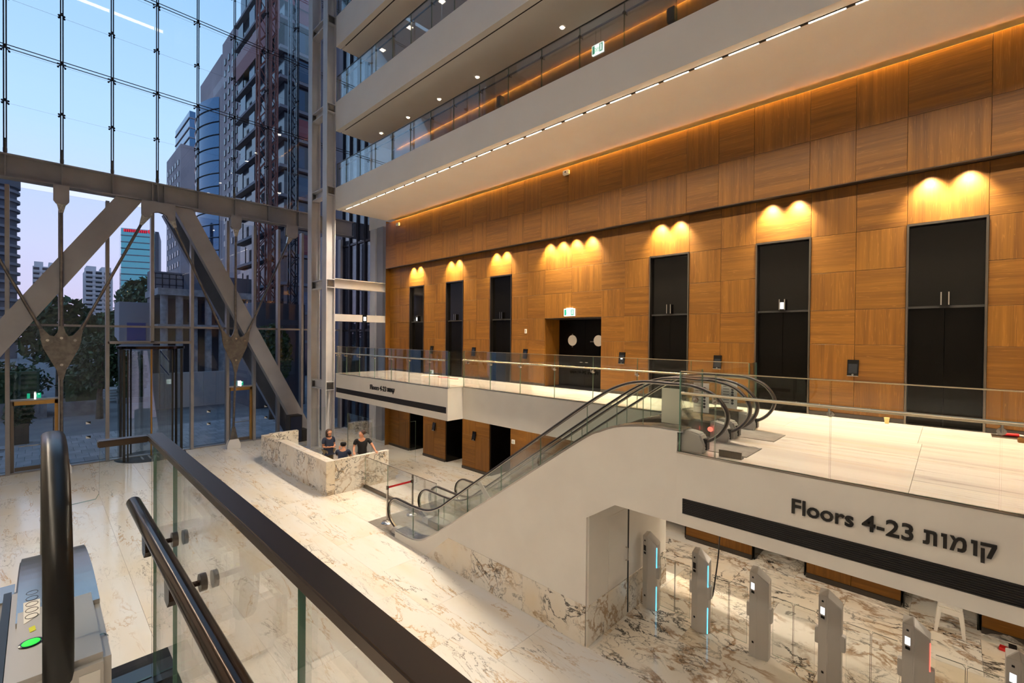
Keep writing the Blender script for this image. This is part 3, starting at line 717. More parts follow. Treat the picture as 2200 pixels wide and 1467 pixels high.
for n_, (ya, yb2) in enumerate(DOORS):
    d = thing('door_%d' % (n_+1), (XG, (ya+yb2)/2, 0), ['glass entrance door with gold frame at the far left', 'glass entrance door with gold frame beside the marble desk'][n_], None, None, 'structure')
    y0, y1 = ya+0.06, yb2-0.06
    MB().box(XG-0.06, XG+0.10, y0, y1, 2.55, 2.61).build('door_head', 'mullion_grey', d)
    MB().box(XG-0.05, XG+0.06, y0+0.06, y1, 2.40, 2.54).build('door_closer', 'gold_frame', d)
    for s_, yy in enumerate((y0, y1-0.09)): MB().box(XG-0.05, XG+0.06, yy, yy+0.09, 0.05, 2.54).build('door_jamb', 'gold_frame' if s_ else 'stainless_dark', d)
    lf = pane(d, XG-0.01, XG+0.006, y0+0.1, y1-0.1, 0.2, 2.38, 'glass_lower', 'cable_steel', 'door_glass')
    MB().box(XG-0.03, XG+0.03, y0+0.1, y1-0.1, 0.06, 0.2).build('kick_rail', 'stainless_dark', d)
    MB().tube([(XG+0.12, y0+0.2, 0.95), (XG+0.12, y1-0.14, 0.95), (XG+0.12, y1-0.12, 1.1), (XG+0.12, y1-0.12, 1.9)], 0.014).build('push_bar', 'stainless_dark', d, smooth=True)
# ---- illuminated exit signs (white plate, green running figure and Hebrew word)
def exit_sign(c, ax, label, w_=0.38, h=0.22):
    t = thing('exit_sign', c, label, 'sign')
    x, y, z = c
    def bx(a0, a1, z0, z1, d0, d1):
        return MB().box(x+a0, x+a1, y-d1, y-d0, z+z0, z+z1) if ax == 'y' else MB().box(x+d0, x+d1, y+a0, y+a1, z+z0, z+z1)
    bx(-w_/2, w_/2, 0, h, 0.0, 0.05).build('light_box', 'sign_white', t)
    bx(-w_/2*0.6, w_/2*0.6, h, h+0.03, 0.0, 0.05).build('mount_bar', 'plastic_white', t)
    bx(-w_/2+0.015, -w_/2+0.09, 0.02, h-0.02, 0.05, 0.053).build('green_field', 'sign_green', t)
    bx(w_/2-0.12, w_/2-0.015, 0.02, h-0.02, 0.05, 0.053).build('green_field', 'sign_green', t)
    fig = bx(w_/2-0.085, w_/2-0.05, 0.05, h-0.075, 0.053, 0.056).build('running_figure', 'sign_white', t)
    bx(w_/2-0.08, w_/2-0.055, h-0.07, h-0.045, 0.053, 0.056).build('figure_head', 'sign_white', fig)
    if ax == 'y': letters('\u05d4\u05d0\u05d9\u05e6\u05d9', x-w_/2+0.095, x+w_/2-0.125, y-0.052, z+0.05, 'sign_green', t, extrude=0.001, height=0.12)
    else:
        n0 = len(t.children)
        letters('\u05d4\u05d0\u05d9\u05e6\u05d9', x-w_/2+0.095, x+w_/2-0.125, y, z+0.05, 'sign_green', t, extrude=0.001, height=0.12)
        for q in list(t.children)[n0:]:
            for v in q.data.vertices: v.co = Vector((0.052-v.co.y, v.co.x, v.co.z))
    return t
exit_sign((XG+0.12, -0.11, 2.62), 'x', 'green and white exit sign above the far left glass door')
exit_sign((XG+0.12, 6.40, 2.62), 'x', 'green and white exit sign above the glass door beside the desk')
exit_sign((-8.3, 11.14, 5.62), 'y', 'green and white exit sign above the black double door')
es = exit_sign((-7.04, 10.62, 12.72), 'y', 'green and white exit sign in the lowest gallery behind glass', 0.36, 0.26)
for dx_ in (-0.08, 0.08): MB().cyl((-7.04+dx_, 10.6, 13.0), (-7.04+dx_, 10.6, 13.385), 0.008, n=6).build('hanger_rod', 'stainless', es)

# ---- revolving door
rv = thing('door_3', (XG, 3.23, 0), 'revolving glass door with black floor disc and gold centre post', None, None, 'structure')
cx, cyy, rr = XG+0.25, 3.2, 1.05
MB().lathe((cx, cyy, 0.001), [(1.16, 0), (1.16, 0.006), (1.1, 0.012)], 40).build('floor_disc', 'black_matt', rv)
for a in (15, 75, 135): 
    MB().box(cx-0.5, cx+0.62, cyy-0.42+a/250, cyy-0.36+a/250, 0.013, 0.016).build('mat_strip', 'stainless_dark', rv)
MB().lathe((cx, cyy, 4.38), [(1.1, 0), (1.1, 0.1), (1.0, 0.1)], 40).build('canopy', 'bronze_tube', rv, smooth=True)
MB().cyl((cx, cyy, 0.012), (cx, cyy, 4.36), 0.035, n=12).build('centre_post', 'gold_frame', rv, smooth=True)
for a in (35, 125, 215, 305):
    c_, s_ = math.cos(R(a)), math.sin(R(a)); m = MB()
    n_ = Vector((-s_, c_, 0))*0.006; p0 = Vector((cx+0.05*c_, cyy+0.05*s_, 0.05)); p1 = Vector((cx+0.98*c_, cyy+0.98*s_, 0.05)); up = Vector((0, 0, 4.25))
    m.raw([p0-n_, p1-n_, p1+n_, p0+n_, p0-n_+up, p1-n_+up, p1+n_+up, p0+n_+up], [(0,3,2,1),(4,5,6,7),(0,1,5,4),(1,2,6,5),(2,3,7,6),(3,0,4,7)])
    wg = m.build('door_wing', 'glass_clear', rv)
    MB().box(p1.x-0.025, p1.x+0.025, p1.y-0.025, p1.y+0.025, 0.02, 4.34).build('wing_stile', 'black_matt', wg)
for a0, a1 in ((60, 120), (240, 300)):
    m = MB(); vs = []; n = 10
    for k in range(n+1):
        t = R(a0+(a1-a0)*k/n)
        for r_ in (1.04, 1.055):
            for z in (0.03, 4.36): vs.append((cx+r_*math.cos(t), cyy+r_*math.sin(t), z))
    fs = []
    for k in range(n):
        o = 4*k; fs += [(o, o+4, o+5, o+1), (o+2, o+3, o+7, o+6), (o+1, o+5, o+7, o+3)]
    m.raw(vs, fs); gw = m.build('curved_glass', 'glass_clear', rv, smooth=True)
    for t in (R(a0), R(a1)): MB().box(cx+1.05*math.cos(t)-0.04, cx+1.05*math.cos(t)+0.04, cyy+1.05*math.sin(t)-0.04, cyy+1.05*math.sin(t)+0.04, 0.01, 4.36).build('end_post', 'black_matt', gw)

# ---- side glazing between facade and wood wall
win3 = thing('window_3', (-21, 11.45, 0), 'side glazing between the facade corner and the wood wall', None, None, 'structure')
xsx = [-23.7, -22.9, -22.1, -21.3, -20.6]
for i in range(len(xsx)-1):
    pane(win3, xsx[i]+0.03, xsx[i+1]-0.03, 11.44, 11.455, 0.05, 5.2, 'glass_lower', 'cable_steel'); pane(win3, xsx[i]+0.03, xsx[i+1]-0.03, 11.44, 11.455, 5.3, 9.7, 'glass_lower', 'cable_steel')
    pane(win3, xsx[i]+0.03, xsx[i+1]-0.03, 11.44, 11.455, 9.8, 23.4, 'glass_facade', 'cable_steel')
for x in xsx: MB().box(x-0.03, x+0.03, 11.35, 11.52, 0, 23.4).build('mullion', 'cable_steel' if x < -21 else 'mullion_grey', win3)
for z in (5.25, 9.75): MB().box(-23.7, -20.6, 11.38, 11.50, z-0.05, z+0.05).build('transom', 'cable_steel', win3)
MB().box(-20.60, -20.10, 11.3, 11.7, 0, 10.15).build('trim_1', 'steel_white', kind='structure')
MB().box(-19.95, -19.40, 11.3, 11.9, 0, 10.15).build('trim_2', 'steel_grey', kind='structure')
pane(win3, -19.38, -18.55, 11.44, 11.455, 0.05, 10.1, 'glass_lower', 'cable_steel')
MB().box(-20.7, -18.35, 11.3, 11.6, 10.15, 36).build('wall_side_upper', 'white_paint', kind='structure')

# ================================================================== ELEVATORS
ORD = ['leftmost', 'second from left', 'third from left', 'fourth from left', 'fifth from left', 'rightmost']
for n_, ex in enumerate(ELEV):
    x0, x1 = ex, ex+1.05; xm = (x0+x1)/2
    e = thing('elevator_entrance', (xm, 11.2, ZM), 'tall black elevator entrance on the mezzanine, %s of six' % ORD[n_], 'elevator', 'elevators on the mezzanine')
    YD = 11.27
    fr = MB(); fr.box(x0, x0+0.03, 11.13, YD+0.05, ZM, 7.11); fr.box(x1-0.03, x1, 11.13, YD+0.05, ZM, 7.11); fr.box(x0+0.03, x1-0.03, 11.13, YD+0.05, 7.07, 7.11)
    fr.build('frame', 'stainless_dark', e)
    tp = MB().box(x0+0.03, x1-0.03, YD-0.03, YD+0.05, 5.60, 7.07).build('transom_panel', 'black_gloss', e)
    for k in (0, 1):
        a = x0+0.03+k*(x1-x0-0.06)/2
        MB().box(a+0.003, a+(x1-x0-0.06)/2-0.003, YD, YD+0.05, ZM+0.005, 5.56).build('door_leaf', 'black_door', e)
    MB().box(x0+0.03, x1-0.03, YD-0.03, YD+0.05, 5.56, 5.60).build('door_header', 'black_matt', e)
    ind = MB().box(xm-0.07, xm+0.07, YD-0.10, YD-0.03, 5.60, 5.83).build('indicator', 'black_gloss', e)
    for s_ in (-1, 1): MB().box(xm+s_*0.05-0.008, xm+s_*0.05+0.008, YD-0.112, YD-0.10, 5.61, 5.84).build('indicator_edge', 'stainless', ind)
    if n_ in (0, 4): MB().box(xm-0.035, xm+0.035, YD-0.104, YD-0.101, 5.63, 5.77).build('indicator_screen', 'screen_white', ind)
    MB().box(x0+0.03, x1-0.03, 11.14, YD, ZM, ZM+0.006).build('sill', 'stainless_dark', e)
GO = ['nearest the columns', 'second from the columns', 'third from the columns', 'behind the foot of the escalator', 'behind the first speed gates', 'behind the white stool']
for n_, ex in enumerate(ELEV):
    x0, x1 = ex, ex+1.05
    e = thing('elevator_entrance', ((x0+x1)/2, 11.9, 0), 'dark recessed ground-floor elevator opening, %s' % GO[n_], 'elevator', 'elevators on the ground floor')
    for k in (0, 1):
        a = x0+0.02+k*0.505
        MB().box(a, a+0.50, 11.95, 12.0, 0.005, 2.3).build('door_leaf', 'black_door', e)
    MB().box(x0+0.02, x1-0.02, 11.93, 12.0, 2.3, 2.55).build('door_header', 'black_matt', e)
    MB().box(x0+0.03, x0+0.05, 11.2, 11.95, 0.0, 2.5).build('reveal', 'black_gloss', e); MB().box(x1-0.05, x1-0.03, 11.2, 11.95, 0.0, 2.5).build('reveal', 'black_gloss', e)
# slanted call panels
def call_panel(x, z, y, label, lit=False):
    t = thing('call_panel', (x, y, z-0.16), label, 'call panel', 'elevator call panels')
    def slab(x0, x1, z0, z1, d0, d1, tilt=0.05):
        f = lambda zz: y-d0-tilt*(1-(zz-(z-0.16))/0.32); g_ = lambda zz: y-d1-tilt*(1-(zz-(z-0.16))/0.32)
        return MB().raw([(x0, f(z0), z0), (x1, f(z0), z0), (x1, f(z1), z1), (x0, f(z1), z1), (x0, g_(z0), z0), (x1, g_(z0), z0), (x1, g_(z1), z1), (x0, g_(z1), z1)],
                        [(0,1,2,3),(7,6,5,4),(0,4,5,1),(1,5,6,2),(2,6,7,3),(3,7,4,0)])
    slab(x-0.09, x+0.09, z-0.16, z+0.16, 0.0, 0.03).build('case', 'black_gloss', t)
    slab(x-0.07, x+0.07, z-0.10, z+0.08, 0.03, 0.034).build('screen', 'screen_dark', t)
    slab(x-0.09, x+0.09, z-0.16, z-0.15, 0.03, 0.036).build('chrome_edge', 'stainless', t)
    if lit: slab(x-0.03, x+0.03, z-0.03, z+0.0, 0.034, 0.037).build('display', 'screen_white', t)
    MB().cyl((x, y-0.07, z-0.13), (x, y-0.082, z-0.13), 0.018, n=10).build('button', 'stainless', t, smooth=True)
PN = ['after the leftmost elevator', 'between the second and third elevators', 'left of the black double door', 'right of the black double door', 'between the fourth and fifth elevators', 'left of the rightmost elevator']
for n_, x in enumerate((-15.24, -12.66, -10.09, -6.5, -3.96, -1.38)):
    call_panel(x, 4.42, 11.15, 'slanted black call panel on the mezzanine wall, %s' % PN[n_], n_ == 3)
call_panel(-15.05, 1.32, 11.15, 'slanted black call panel on the far ground-floor pier')
call_panel(-12.60, 1.32, 11.15, 'slanted black call panel on the second ground-floor pier')
n2 = thing('wall_notice', (-10.6, 11.14, 1.36), 'small square cream notice on the ground-floor wood pier', 'notice')
MB().box(-10.69, -10.55, 11.125, 11.15, 1.36, 1.5).build('board', 'paper_white', n2)
for i in range(3): MB().box(-10.66, -10.58, 11.122, 11.125, 1.39+i*0.03, 1.40+i*0.03).build('print_line', 'paper_ink', n2)
sw = thing('wall_switch', (-10.1, 11.14, 5.1), 'small white switch plate beside the black double door', 'switch')
MB().box(-10.14, -10.06, 11.13, 11.15, 5.10, 5.24).build('plate', 'plastic_white', sw)
for z in (5.13, 5.18): MB().box(-10.12, -10.08, 11.124, 11.13, z, z+0.03).build('rocker', 'stainless_dark', sw)
# double door
dd = thing('door_4', (-8.25, 11.9, ZM), 'black double door with white round windows in a wood recess', None, None, 'structure')
MB().box(-9.3, -9.28, 11.19, 11.9, ZM, 5.55).build('reveal', 'wood_v', dd); MB().box(-7.22, -7.2, 11.19, 11.9, ZM, 5.55).build('reveal', 'wood_v', dd)
for k, x0 in enumerate((-9.28, -8.25)):
    lf = MB().box(x0+0.004, x0+1.026, 11.88, 11.94, ZM+0.01, 5.54).build('door_leaf', 'black_door', dd)
    cxx = (-8.74, -7.76)[k]
    MB().cyl((cxx, 11.88, 4.88), (cxx, 11.865, 4.88), 0.17, n=28).build('round_window', 'paper_white', lf, smooth=True)
    if k == 0:
        for z in (5.03, 4.66): MB().box(cxx-0.02, cxx+0.02, 11.868, 11.88, z, z+0.06).build('window_tab', 'stainless_dark', lf)
    else: MB().box(cxx-0.30, cxx-0.15, 11.868, 11.88, 4.83, 4.87).build('window_tab', 'stainless_dark', lf)
    MB().tube([(-8.25+(k-0.5)*0.12, 11.88, 4.2), (-8.25+(k-0.5)*0.12, 11.82, 4.2), (-8.25+(k-0.5)*0.3, 11.82, 4.2)], 0.012).build('handle', 'stainless', lf, smooth=True)
# small wall devices
for (x, z, lb) in ((-8.3, 9.80, 'small white motion sensor high on the wood wall above the double door'), (-17.45, 9.78, 'small white camera high on the wood wall near the columns')):
    t = thing('wall_sensor', (x, 10.93, z), lb, 'sensor')
    MB().box(x-0.11, x+0.11, 10.84, 10.93, z, z+0.14).build('housing', 'plastic_white', t, bevel=0.02)
    MB().cyl((x, 10.842, z+0.08), (x, 10.832, z+0.08), 0.022, n=12).build('lens', 'black_gloss', t, smooth=True)
for x, lb in ((-11.3, 'black loudspeaker box in the lowest gallery, left of the exit sign'), (-5.15, 'black loudspeaker box in the lowest gallery, right of the exit sign')):
    t = thing('loudspeaker', (x, 11.0, 12.85), lb, 'speaker')
    MB().box(x-0.1, x+0.1, 10.95, 11.14, 12.9, 13.25).build('cabinet', 'black_matt', t, bevel=0.01)
    MB().cyl((x, 10.95, 13.0), (x, 10.943, 13.0), 0.07, n=16).build('cone', 'rubber', t, smooth=True)

# ================================================================== GLASS BALUSTRADES
def balustrade(name, label, x0, x1, joints, y, zf, zt, rail=True, rail_off=0.09, railmat='brass', group=None, zr=None, inner=+1, cap=None, bmat='stainless'):
    t = thing(name, ((x0+x1)/2, y, zf), label, 'balustrade', group)
    js = sorted([x0]+[j for j in joints if x0+0.1 < j < x1-0.1]+[x1])
    for i in range(len(js)-1):
        pane(t, js[i]+0.006, js[i+1]-0.006, y, y+0.016, zf, zt, 'glass_rail', 'glass_edge_dim')
    if cap: MB().box(x0, x1, y-0.006, y+0.022, zt, zt+0.012).build('top_trim', cap, t)
    if rail:
        zr = zr or zt-0.27; yr = y+0.016*(inner > 0)+inner*rail_off
        rl = MB().cyl((x0+0.05, yr, zr), (x1-0.02, yr, zr), 0.022, n=12).build('handrail', railmat, t, smooth=True)
        for j in js[1:-1]+[x0+0.2]:
            MB().tube([(j, y+0.02*inner, zr-0.09), (j, yr, zr-0.09), (j, yr, zr-0.02)], 0.010, 6).build('bracket', bmat, rl, smooth=True)
            MB().cyl((j, y-0.012, zr-0.09), (j, y+0.028, zr-0.09), 0.034, n=16).build('standoff', bmat, rl, smooth=True)
    return t
b1 = balustrade('glass_balustrade', 'near mezzanine glass balustrade with brass handrail above the sign', -2.66, 6.0, [-2.2, -0.955, 0.345, 1.6, 2.9, 4.2], 6.115, 3.42, 4.515, cap='brass', zr=4.235, inner=-1)
pane(b1, -2.68, -2.664, 6.115, 6.9, 3.42, 4.515, 'glass_rail', 'glass_edge')
b2 = balustrade('glass_balustrade', 'middle mezzanine glass balustrade behind the escalators', -10.9, -2.7, [-9.7, -8.51, -7.31, -6.14, -4.98, -3.79], 9.17, 3.42, 4.52, zr=4.25, cap='brass', inner=-1)
pane(b2, -2.71, -2.694, 9.186, 9.62, 3.42, 4.52, 'glass_rail', 'glass_edge')
pane(b2, -10.9, -10.884, 8.60, 9.15, 3.42, 4.52, 'glass_rail', 'glass_edge')
balustrade('glass_balustrade', 'far mezzanine glass balustrade beside the steel columns', -18.33, -10.92, [-17.47, -16.4, -15.27, -14.12, -13.02, -11.87], 8.57, 3.42, 4.52, zr=4.25, cap='brass', inner=-1)
GJ = [-3.9-1.135*i for i in range(13)]+[-2.77, -1.63, -0.5, 0.64]
for k, (zb, zt, zg) in enumerate(LEV[:3]):
    balustrade('gallery_balustrade', 'glass balustrade of the gallery, %s level' % ['lowest', 'middle', 'top visible'][k], -18.33, 2.0, GJ, 8.54, zt, zg, True, 0.1, 'stainless_dark', 'gallery balustrades', zg-0.13, 1, 'stainless_dark', 'stainless_dark')

# ================================================================== ESCALATORS
HR = [(-9.75, 0.10), (-10.05, 0.13), (-10.30, 0.26), (-10.41, 0.48), (-10.33, 0.71), (-10.10, 0.86), (-9.8, 0.875), (-9.3, 0.87), (-8.75, 0.92), (-8.30, 1.10), (-7.80, 1.44), (-7.2, 1.86), (-6.2, 2.56), (-5.2, 3.26), (-4.5, 3.75), (-4.0, 4.08), (-3.65, 4.25), (-3.3, 4.325), (-2.9, 4.33), (-2.55, 4.32), (-2.27, 4.22), (-2.11, 4.03), (-2.10, 3.86), (-2.20, 3.69), (-2.36, 3.58), (-2.55, 3.55)]
DK = [(-9.82, 0.17), (-9.2, 0.175), (-8.75, 0.27), (-8.30, 0.52), (-7.77, 0.88), (-6.34, 1.88), (-4.37, 3.26), (-3.93, 3.51), (-3.6, 3.63), (-3.08, 3.70), (-2.62, 3.70)]
HP = smoothpath(HR, 5); DP = smoothpath(DK, 5)
def zat(path, x):
    for a, b in zip(path, path[1:]):
        if a[0] <= x <= b[0]: return a[1]+(b[1]-a[1])*(x-a[0])/(b[0]-a[0])
    return path[0][1] if x < path[0][0] else path[-1][1]
hr_prof = [(0.042*math.cos(R(a)), 0.020*math.sin(R(a))) for a in range(0, 360, 30)]
def escalator(label, y0, y1, dx=0.0, dy=0.0, hmat='handrail_brown', stickers=True, group='escalators', dz=0.0, HP=HP):
    t = thing('escalator', (-6+dx, (y0+y1)/2+dy, 0), label, 'escalator', group)
    sh = lambda P: [(p[0]+dx, p[1]) for p in P]
    iL = min(range(len(HP)), key=lambda i: HP[i][0]); iR = max(range(len(HP)), key=lambda i: HP[i][0])
    UP = HP[iL:iR+1]; LOW_L = sorted(HP[:iL+1]); LOW_R = sorted(HP[iR:])
    def ztop(x): return zat(UP, x)
    def zlow(x):
        if x < DK[0][0]: return zat(LOW_L, x)
        if x > DK[-1][0]: return zat(LOW_R, x)
        return zat(DP, x)
    for side, y in ((1, y0), (-1, y1)):
        y = y+dy
        h = MB().sweep(sh(HP), y, hr_prof).build('handrail', hmat, t, smooth=True)
        MB().sweep(sh([(p[0], p[1]) for p in HP]), y, [(-0.022, -0.035), (0.022, -0.035), (0.022, -0.018), (-0.022, -0.018)] if False else [(-0.02, -0.03), (0.02, -0.03), (0.02, 0.0), (-0.02, 0.0)]).build('handrail_guide', 'stainless', h)
        # glass panels
        xsg = [-10.36, -9.3, -8.3, -7.3, -6.3, -5.3, -4.3, -3.3, max(p[0] for p in HP)-0.04]
        for a, b in zip(xsg, xsg[1:]):
            n = 10; q = [a+0.004+(b-a-0.008)*i/n for i in range(n+1)]
            poly = [(x+dx, zlow(x)) for x in q]+[(x+dx, ztop(x)-0.012) for x in reversed(q)]
            m = MB(); m.prism(poly, 'y', y-0.006, y+0.006); m.m = [0, 0]+[1]*(len(m.f)-2)
            m.build('glass_panel', ['glass_esc', 'glass_edge_dim'], t)
        # deck and skirt ribbons
        yo = y-side*0.15; yi = y+side*0.12
        MB().sweep(sh(DP), 0, [(yo, -0.01), (yi, -0.01), (yi, 0.02), (yo, 0.02)] if side > 0 else [(yi, -0.01), (yo, -0.01), (yo, 0.02), (yi, 0.02)]).build('deck', 'stainless', t, smooth=False)
        MB().sweep(sh([(p[0], p[1]-0.22) for p in DP]), 0, [(yi-0.008, 0), (yi+0.008, 0), (yi+0.008, 0.21), (yi-0.008, 0.21)]).build('skirt', 'stainless_dark', t)
        # newel inlet caps
        for cx_, cz_, s_ in ((-2.54, 3.42, 1), (-9.95, 0.0, -1)):
            hgt = 0.26; L = 0.22; pr = [(cx_-L*0.8, cz_), (cx_+s_*0.0+L*0.75, cz_), (cx_+L*0.85, cz_+0.10), (cx_+L*0.55, cz_+hgt), (cx_-L*0.1, cz_+hgt+0.03), (cx_-L*0.8, cz_+hgt+0.02)]
            if s_ < 0: pr = [(2*cx_-p[0], cz_+(p[1]-cz_)*0.62) for p in pr]
            cp = MB().prism([(p[0]+dx, p[1]) for p in pr], 'y', y-0.10, y+0.10).build('inlet_cap', 'silver_paint', t, bevel=0.02)
            ex_ = cx_+s_*L*0.70
            MB().box(ex_-0.03+dx, ex_+0.045+dx, y-0.045, y+0.045, cz_+0.05, cz_+0.2*(1 if s_ > 0 else 0.6)).build('inlet_brush', 'rubber', cp)
    # steps
    ya, yb_ = y0+dy+0.13, y1+dy-0.13
    x = -8.6
    while x < -3.7:
        z = zat(DP, x)-0.17
        st = MB(); st.box(x+dx, x+0.40+dx, ya, yb_, z-0.28, z).build('step', 'stainless_dark', t)
        x += 0.40
    for a, b, z in ((-9.84, -8.6, 0.012), (-3.7, -1.9, 3.432)):
        lp = MB().box(a+dx, b+dx, ya, yb_, z-0.01, z).build('landing_plate', 'landing_plate', t)
        ce = b if z < 1 else a
        MB().box(ce-0.12+dx, ce+0.12+dx, ya+0.02, yb_-0.02, z, z+0.012).build('comb_plate', 'stainless', lp)
    return t
esc1 = escalator('near escalator with clear glass sides, rising beside the white wall', 6.27, 7.20)
esc2 = escalator('far escalator with clear glass sides, next to the mezzanine edge', 7.55, 8.48)
# cladding walls below the escalators
def clad(y0, y1, prof, name='wall_escalator', label=None):
    return MB().prism(prof, 'y', y0, y1).build(name, 'white_paint', kind='structure', label=label)
low = [(-9.84, 0.0)]+[(p[0], p[1]-0.012) for p in DP]+[(-2.70, 3.68), (-2.70, 2.42), (-3.66, 2.42), (-4.18, 2.08), (-4.18, 0.0)]
wall_e = clad(6.1, 6.14, low, 'wall_escalator', 'smooth white cladding wall below the near escalator')
clad(7.33, 7.42, [(-9.84, 0.0)]+[(p[0], p[1]-0.012) for p in DP]+[(-2.70, 3.41), (-2.70, 2.6), (-3.4, 2.6), (-4.18, 2.08), (-4.18, 0)], 'wall_escalator_middle')
clad(8.62, 8.66, [(-9.84, 0.0)]+[(p[0], p[1]-0.012) for p in DP]+[(-2.70, 3.41), (-2.70, 2.6), (-3.4, 2.6), (-4.18, 2.08), (-4.18, 0)], 'wall_escalator_far')
under = [(p[0], p[1]-0.50) for p in DP if -8.2 < p[0] < -3.7]
clad(6.14, 8.62, [(-8.2, 0.004)]+under+[(-3.7, 3.1), (-2.71, 3.1), (-2.71, 2.55), (-3.66, 2.42), (-4.18, 2.08), (-4.18, 0.004)], 'wall_escalator_under')
wend = MB().box(-4.18, -4.15, 6.14, 8.9, 0.0, 2.09).build('wall_gate', 'white_paint', kind='structure', label='white end wall with flush service door under the escalator')
MB().box(-4.149, -4.144, 7.35, 7.40, 0.02, 1.95).build('door_gap', 'black_matt', wend)
MB().box(-4.149, -4.14, 6.72, 7.34, 0.66, 1.93).build('service_door', 'white_paint', wend)
MB().tube([(-4.14, 7.28, 1.0), (-4.09, 7.28, 1.02), (-4.09, 7.28, 1.22), (-4.14, 7.28, 1.24)], 0.012).build('pull_handle', 'stainless', wend, smooth=True)
def pslab(poly, name='marble_skirting'):
    return MB().prism(poly, 'y', 6.085, 6.10).build(name, 'marble_desk', wall_e)
pslab([(-8.52, 0.004), (-7.71, 0.65), (-6.95, 0.65), (-6.95, 0.004)]); xk = -6.945
for xe in (-5.55, -4.18): pslab([(xk, 0.004), (xk, 0.65), (xe, 0.65), (xe, 0.004)]); xk = xe+0.005
for ya, yb2 in ((6.085, 6.70), (6.705, 7.34), (7.42, 8.9)): MB().box(-4.15, -4.135, ya, yb2, 0.004, 0.65).build('marble_skirting', 'marble_desk', wend)
MB().box(-11.15, -9.84, 6.1, 8.66, 0.001, 0.010).build('landing_mat', 'landing_plate', None, 'grey metal landing plate on the floor at the escalator foot', 'landing plate')
# notices on the escalator glass and inlet
def poster(x0, x1, z0, z1, y, label, lines=True):
    t = thing('notice', ((x0+x1)/2, y, z0), label, 'notice', 'notices on the escalator glass')
    MB().box(x0, x1, y-0.003, y, z0, z1).build('sheet', 'paper_white' if lines else 'pale_board', t)
    if lines:
        for i in range(7):
            z = z1-0.08-i*(z1-z0-0.12)/7
            MB().box(x0+0.03, x0+(x1-x0)*0.5, y-0.005, y-0.003, z, z+0.008).build('print_line', 'paper_ink', t)
            MB().cyl((x1-0.07, y-0.003, z), (x1-0.07, y-0.005, z), 0.02, n=10).build('pictogram', 'paper_ink', t)
poster(-2.92, -2.68, 3.82, 4.28, 7.185, 'white printed notice on the middle glass of the near escalator')
poster(-2.62, -2.38, 3.88, 4.30, 7.53, 'white printed notice on the glass of the far escalator')
poster(-3.0, -2.72, 3.76, 4.26, 6.25, 'plain pale sheet on the nearest escalator glass', False)
# fallen white bracket leaning on the lower glass, and its stop light
st = thing('guard_bracket', (-7.6, 7.2, 1.0), 'white guard bracket leaning over the escalator handrail near its foot', 'guard')
MB().prism([(-7.95, 1.55), (-7.85, 1.60), (-7.22, 1.05), (-7.26, 0.94), (-7.36, 0.93)], 'y', 7.13, 7.15).build('arm', 'plastic_white', st)
MB().cyl((-7.30, 7.128, 1.0), (-7.30, 7.152, 1.0), 0.03, n=12).build('eyelet', 'landing_plate', st)
MB().cyl((-2.62, 7.07, 3.60), (-2.60, 7.05, 3.60), 0.035, n=12).build('stop_light', 'led_red', esc1, label='small red stop light')

# ================================================================== FOREGROUND: NEAR ESCALATOR AND RAILING
esc3 = escalator('foreground escalator going down, black handrail newel in front', 6.27, 7.20, dx=-0.26, dy=-7.15, hmat='rubber', HP=smoothpath(HR[:17]+[(-3.3, 4.40), (-2.95, 4.46), (-2.62, 4.455), (-2.36, 4.36), (-2.17, 4.16), (-2.08, 3.92), (-2.10, 3.70), (-2.20, 3.53), (-2.38, 3.46), (-2.55, 3.45)], 6))
clad(-1.05, 0.22, [(p[0]-0.26, p[1]) for p in [(-9.84, 0.004)]+[(q[0], q[1]-0.30) for q in DP]+[(-2.46, 2.6), (-3.4, 2.6), (-4.18, 2.08), (-4.18, 0.004)]], 'wall_escalator_near')
zt_ = 3.722
dk = MB().box(-3.3, -2.36, -0.09, 0.20, 3.44, zt_).build('newel_deck', 'silver_paint', esc3, bevel=0.025)
MB().box(-3.3, -2.34, -0.118, -0.092, 3.50, 3.70).build('brush_strip', 'rubber', esc3)
MB().prism([(-3.19, -0.052), (-3.24, 0.004), (-2.90, 0.004), (-2.84, -0.045)], 'z', zt_+0.001, zt_+0.002).build('sticker', 'paper_white', dk, label='paper sticker with oval pictograms')
for i in range(5):
    c = (-3.16+i*0.065, -0.022); pts = [(c[0]+0.024*math.cos(R(a)), c[1]+0.02*math.sin(R(a)), zt_+0.003) for a in range(0, 361, 30)]
    MB().tube(pts, 0.0012, 4).build('pictogram', 'paper_ink', dk)
MB().prism([(-2.79, -0.03), (-2.80, -0.012), (-2.755, -0.008), (-2.745, -0.026)], 'z', zt_+0.001, zt_+0.002).build('yellow_sticker', 'yellow_sticker', dk)
MB().lathe((-2.65, -0.022, zt_+0.001), [(0.036, 0), (0.036, 0.002), (0.030, 0.003)], 20).build('lamp_bezel', 'black_gloss', dk)
MB().lathe((-2.65, -0.022, zt_+0.003), [(0.028, 0), (0.026, 0.003), (0.01, 0.005)], 20).build('green_lamp', 'led_green', dk, label='glowing green run indicator', smooth=True)
MB().box(-2.359, -2.357, 0.105, 0.165, 3.60, 3.67).build('type_plate', 'paper_white', dk)

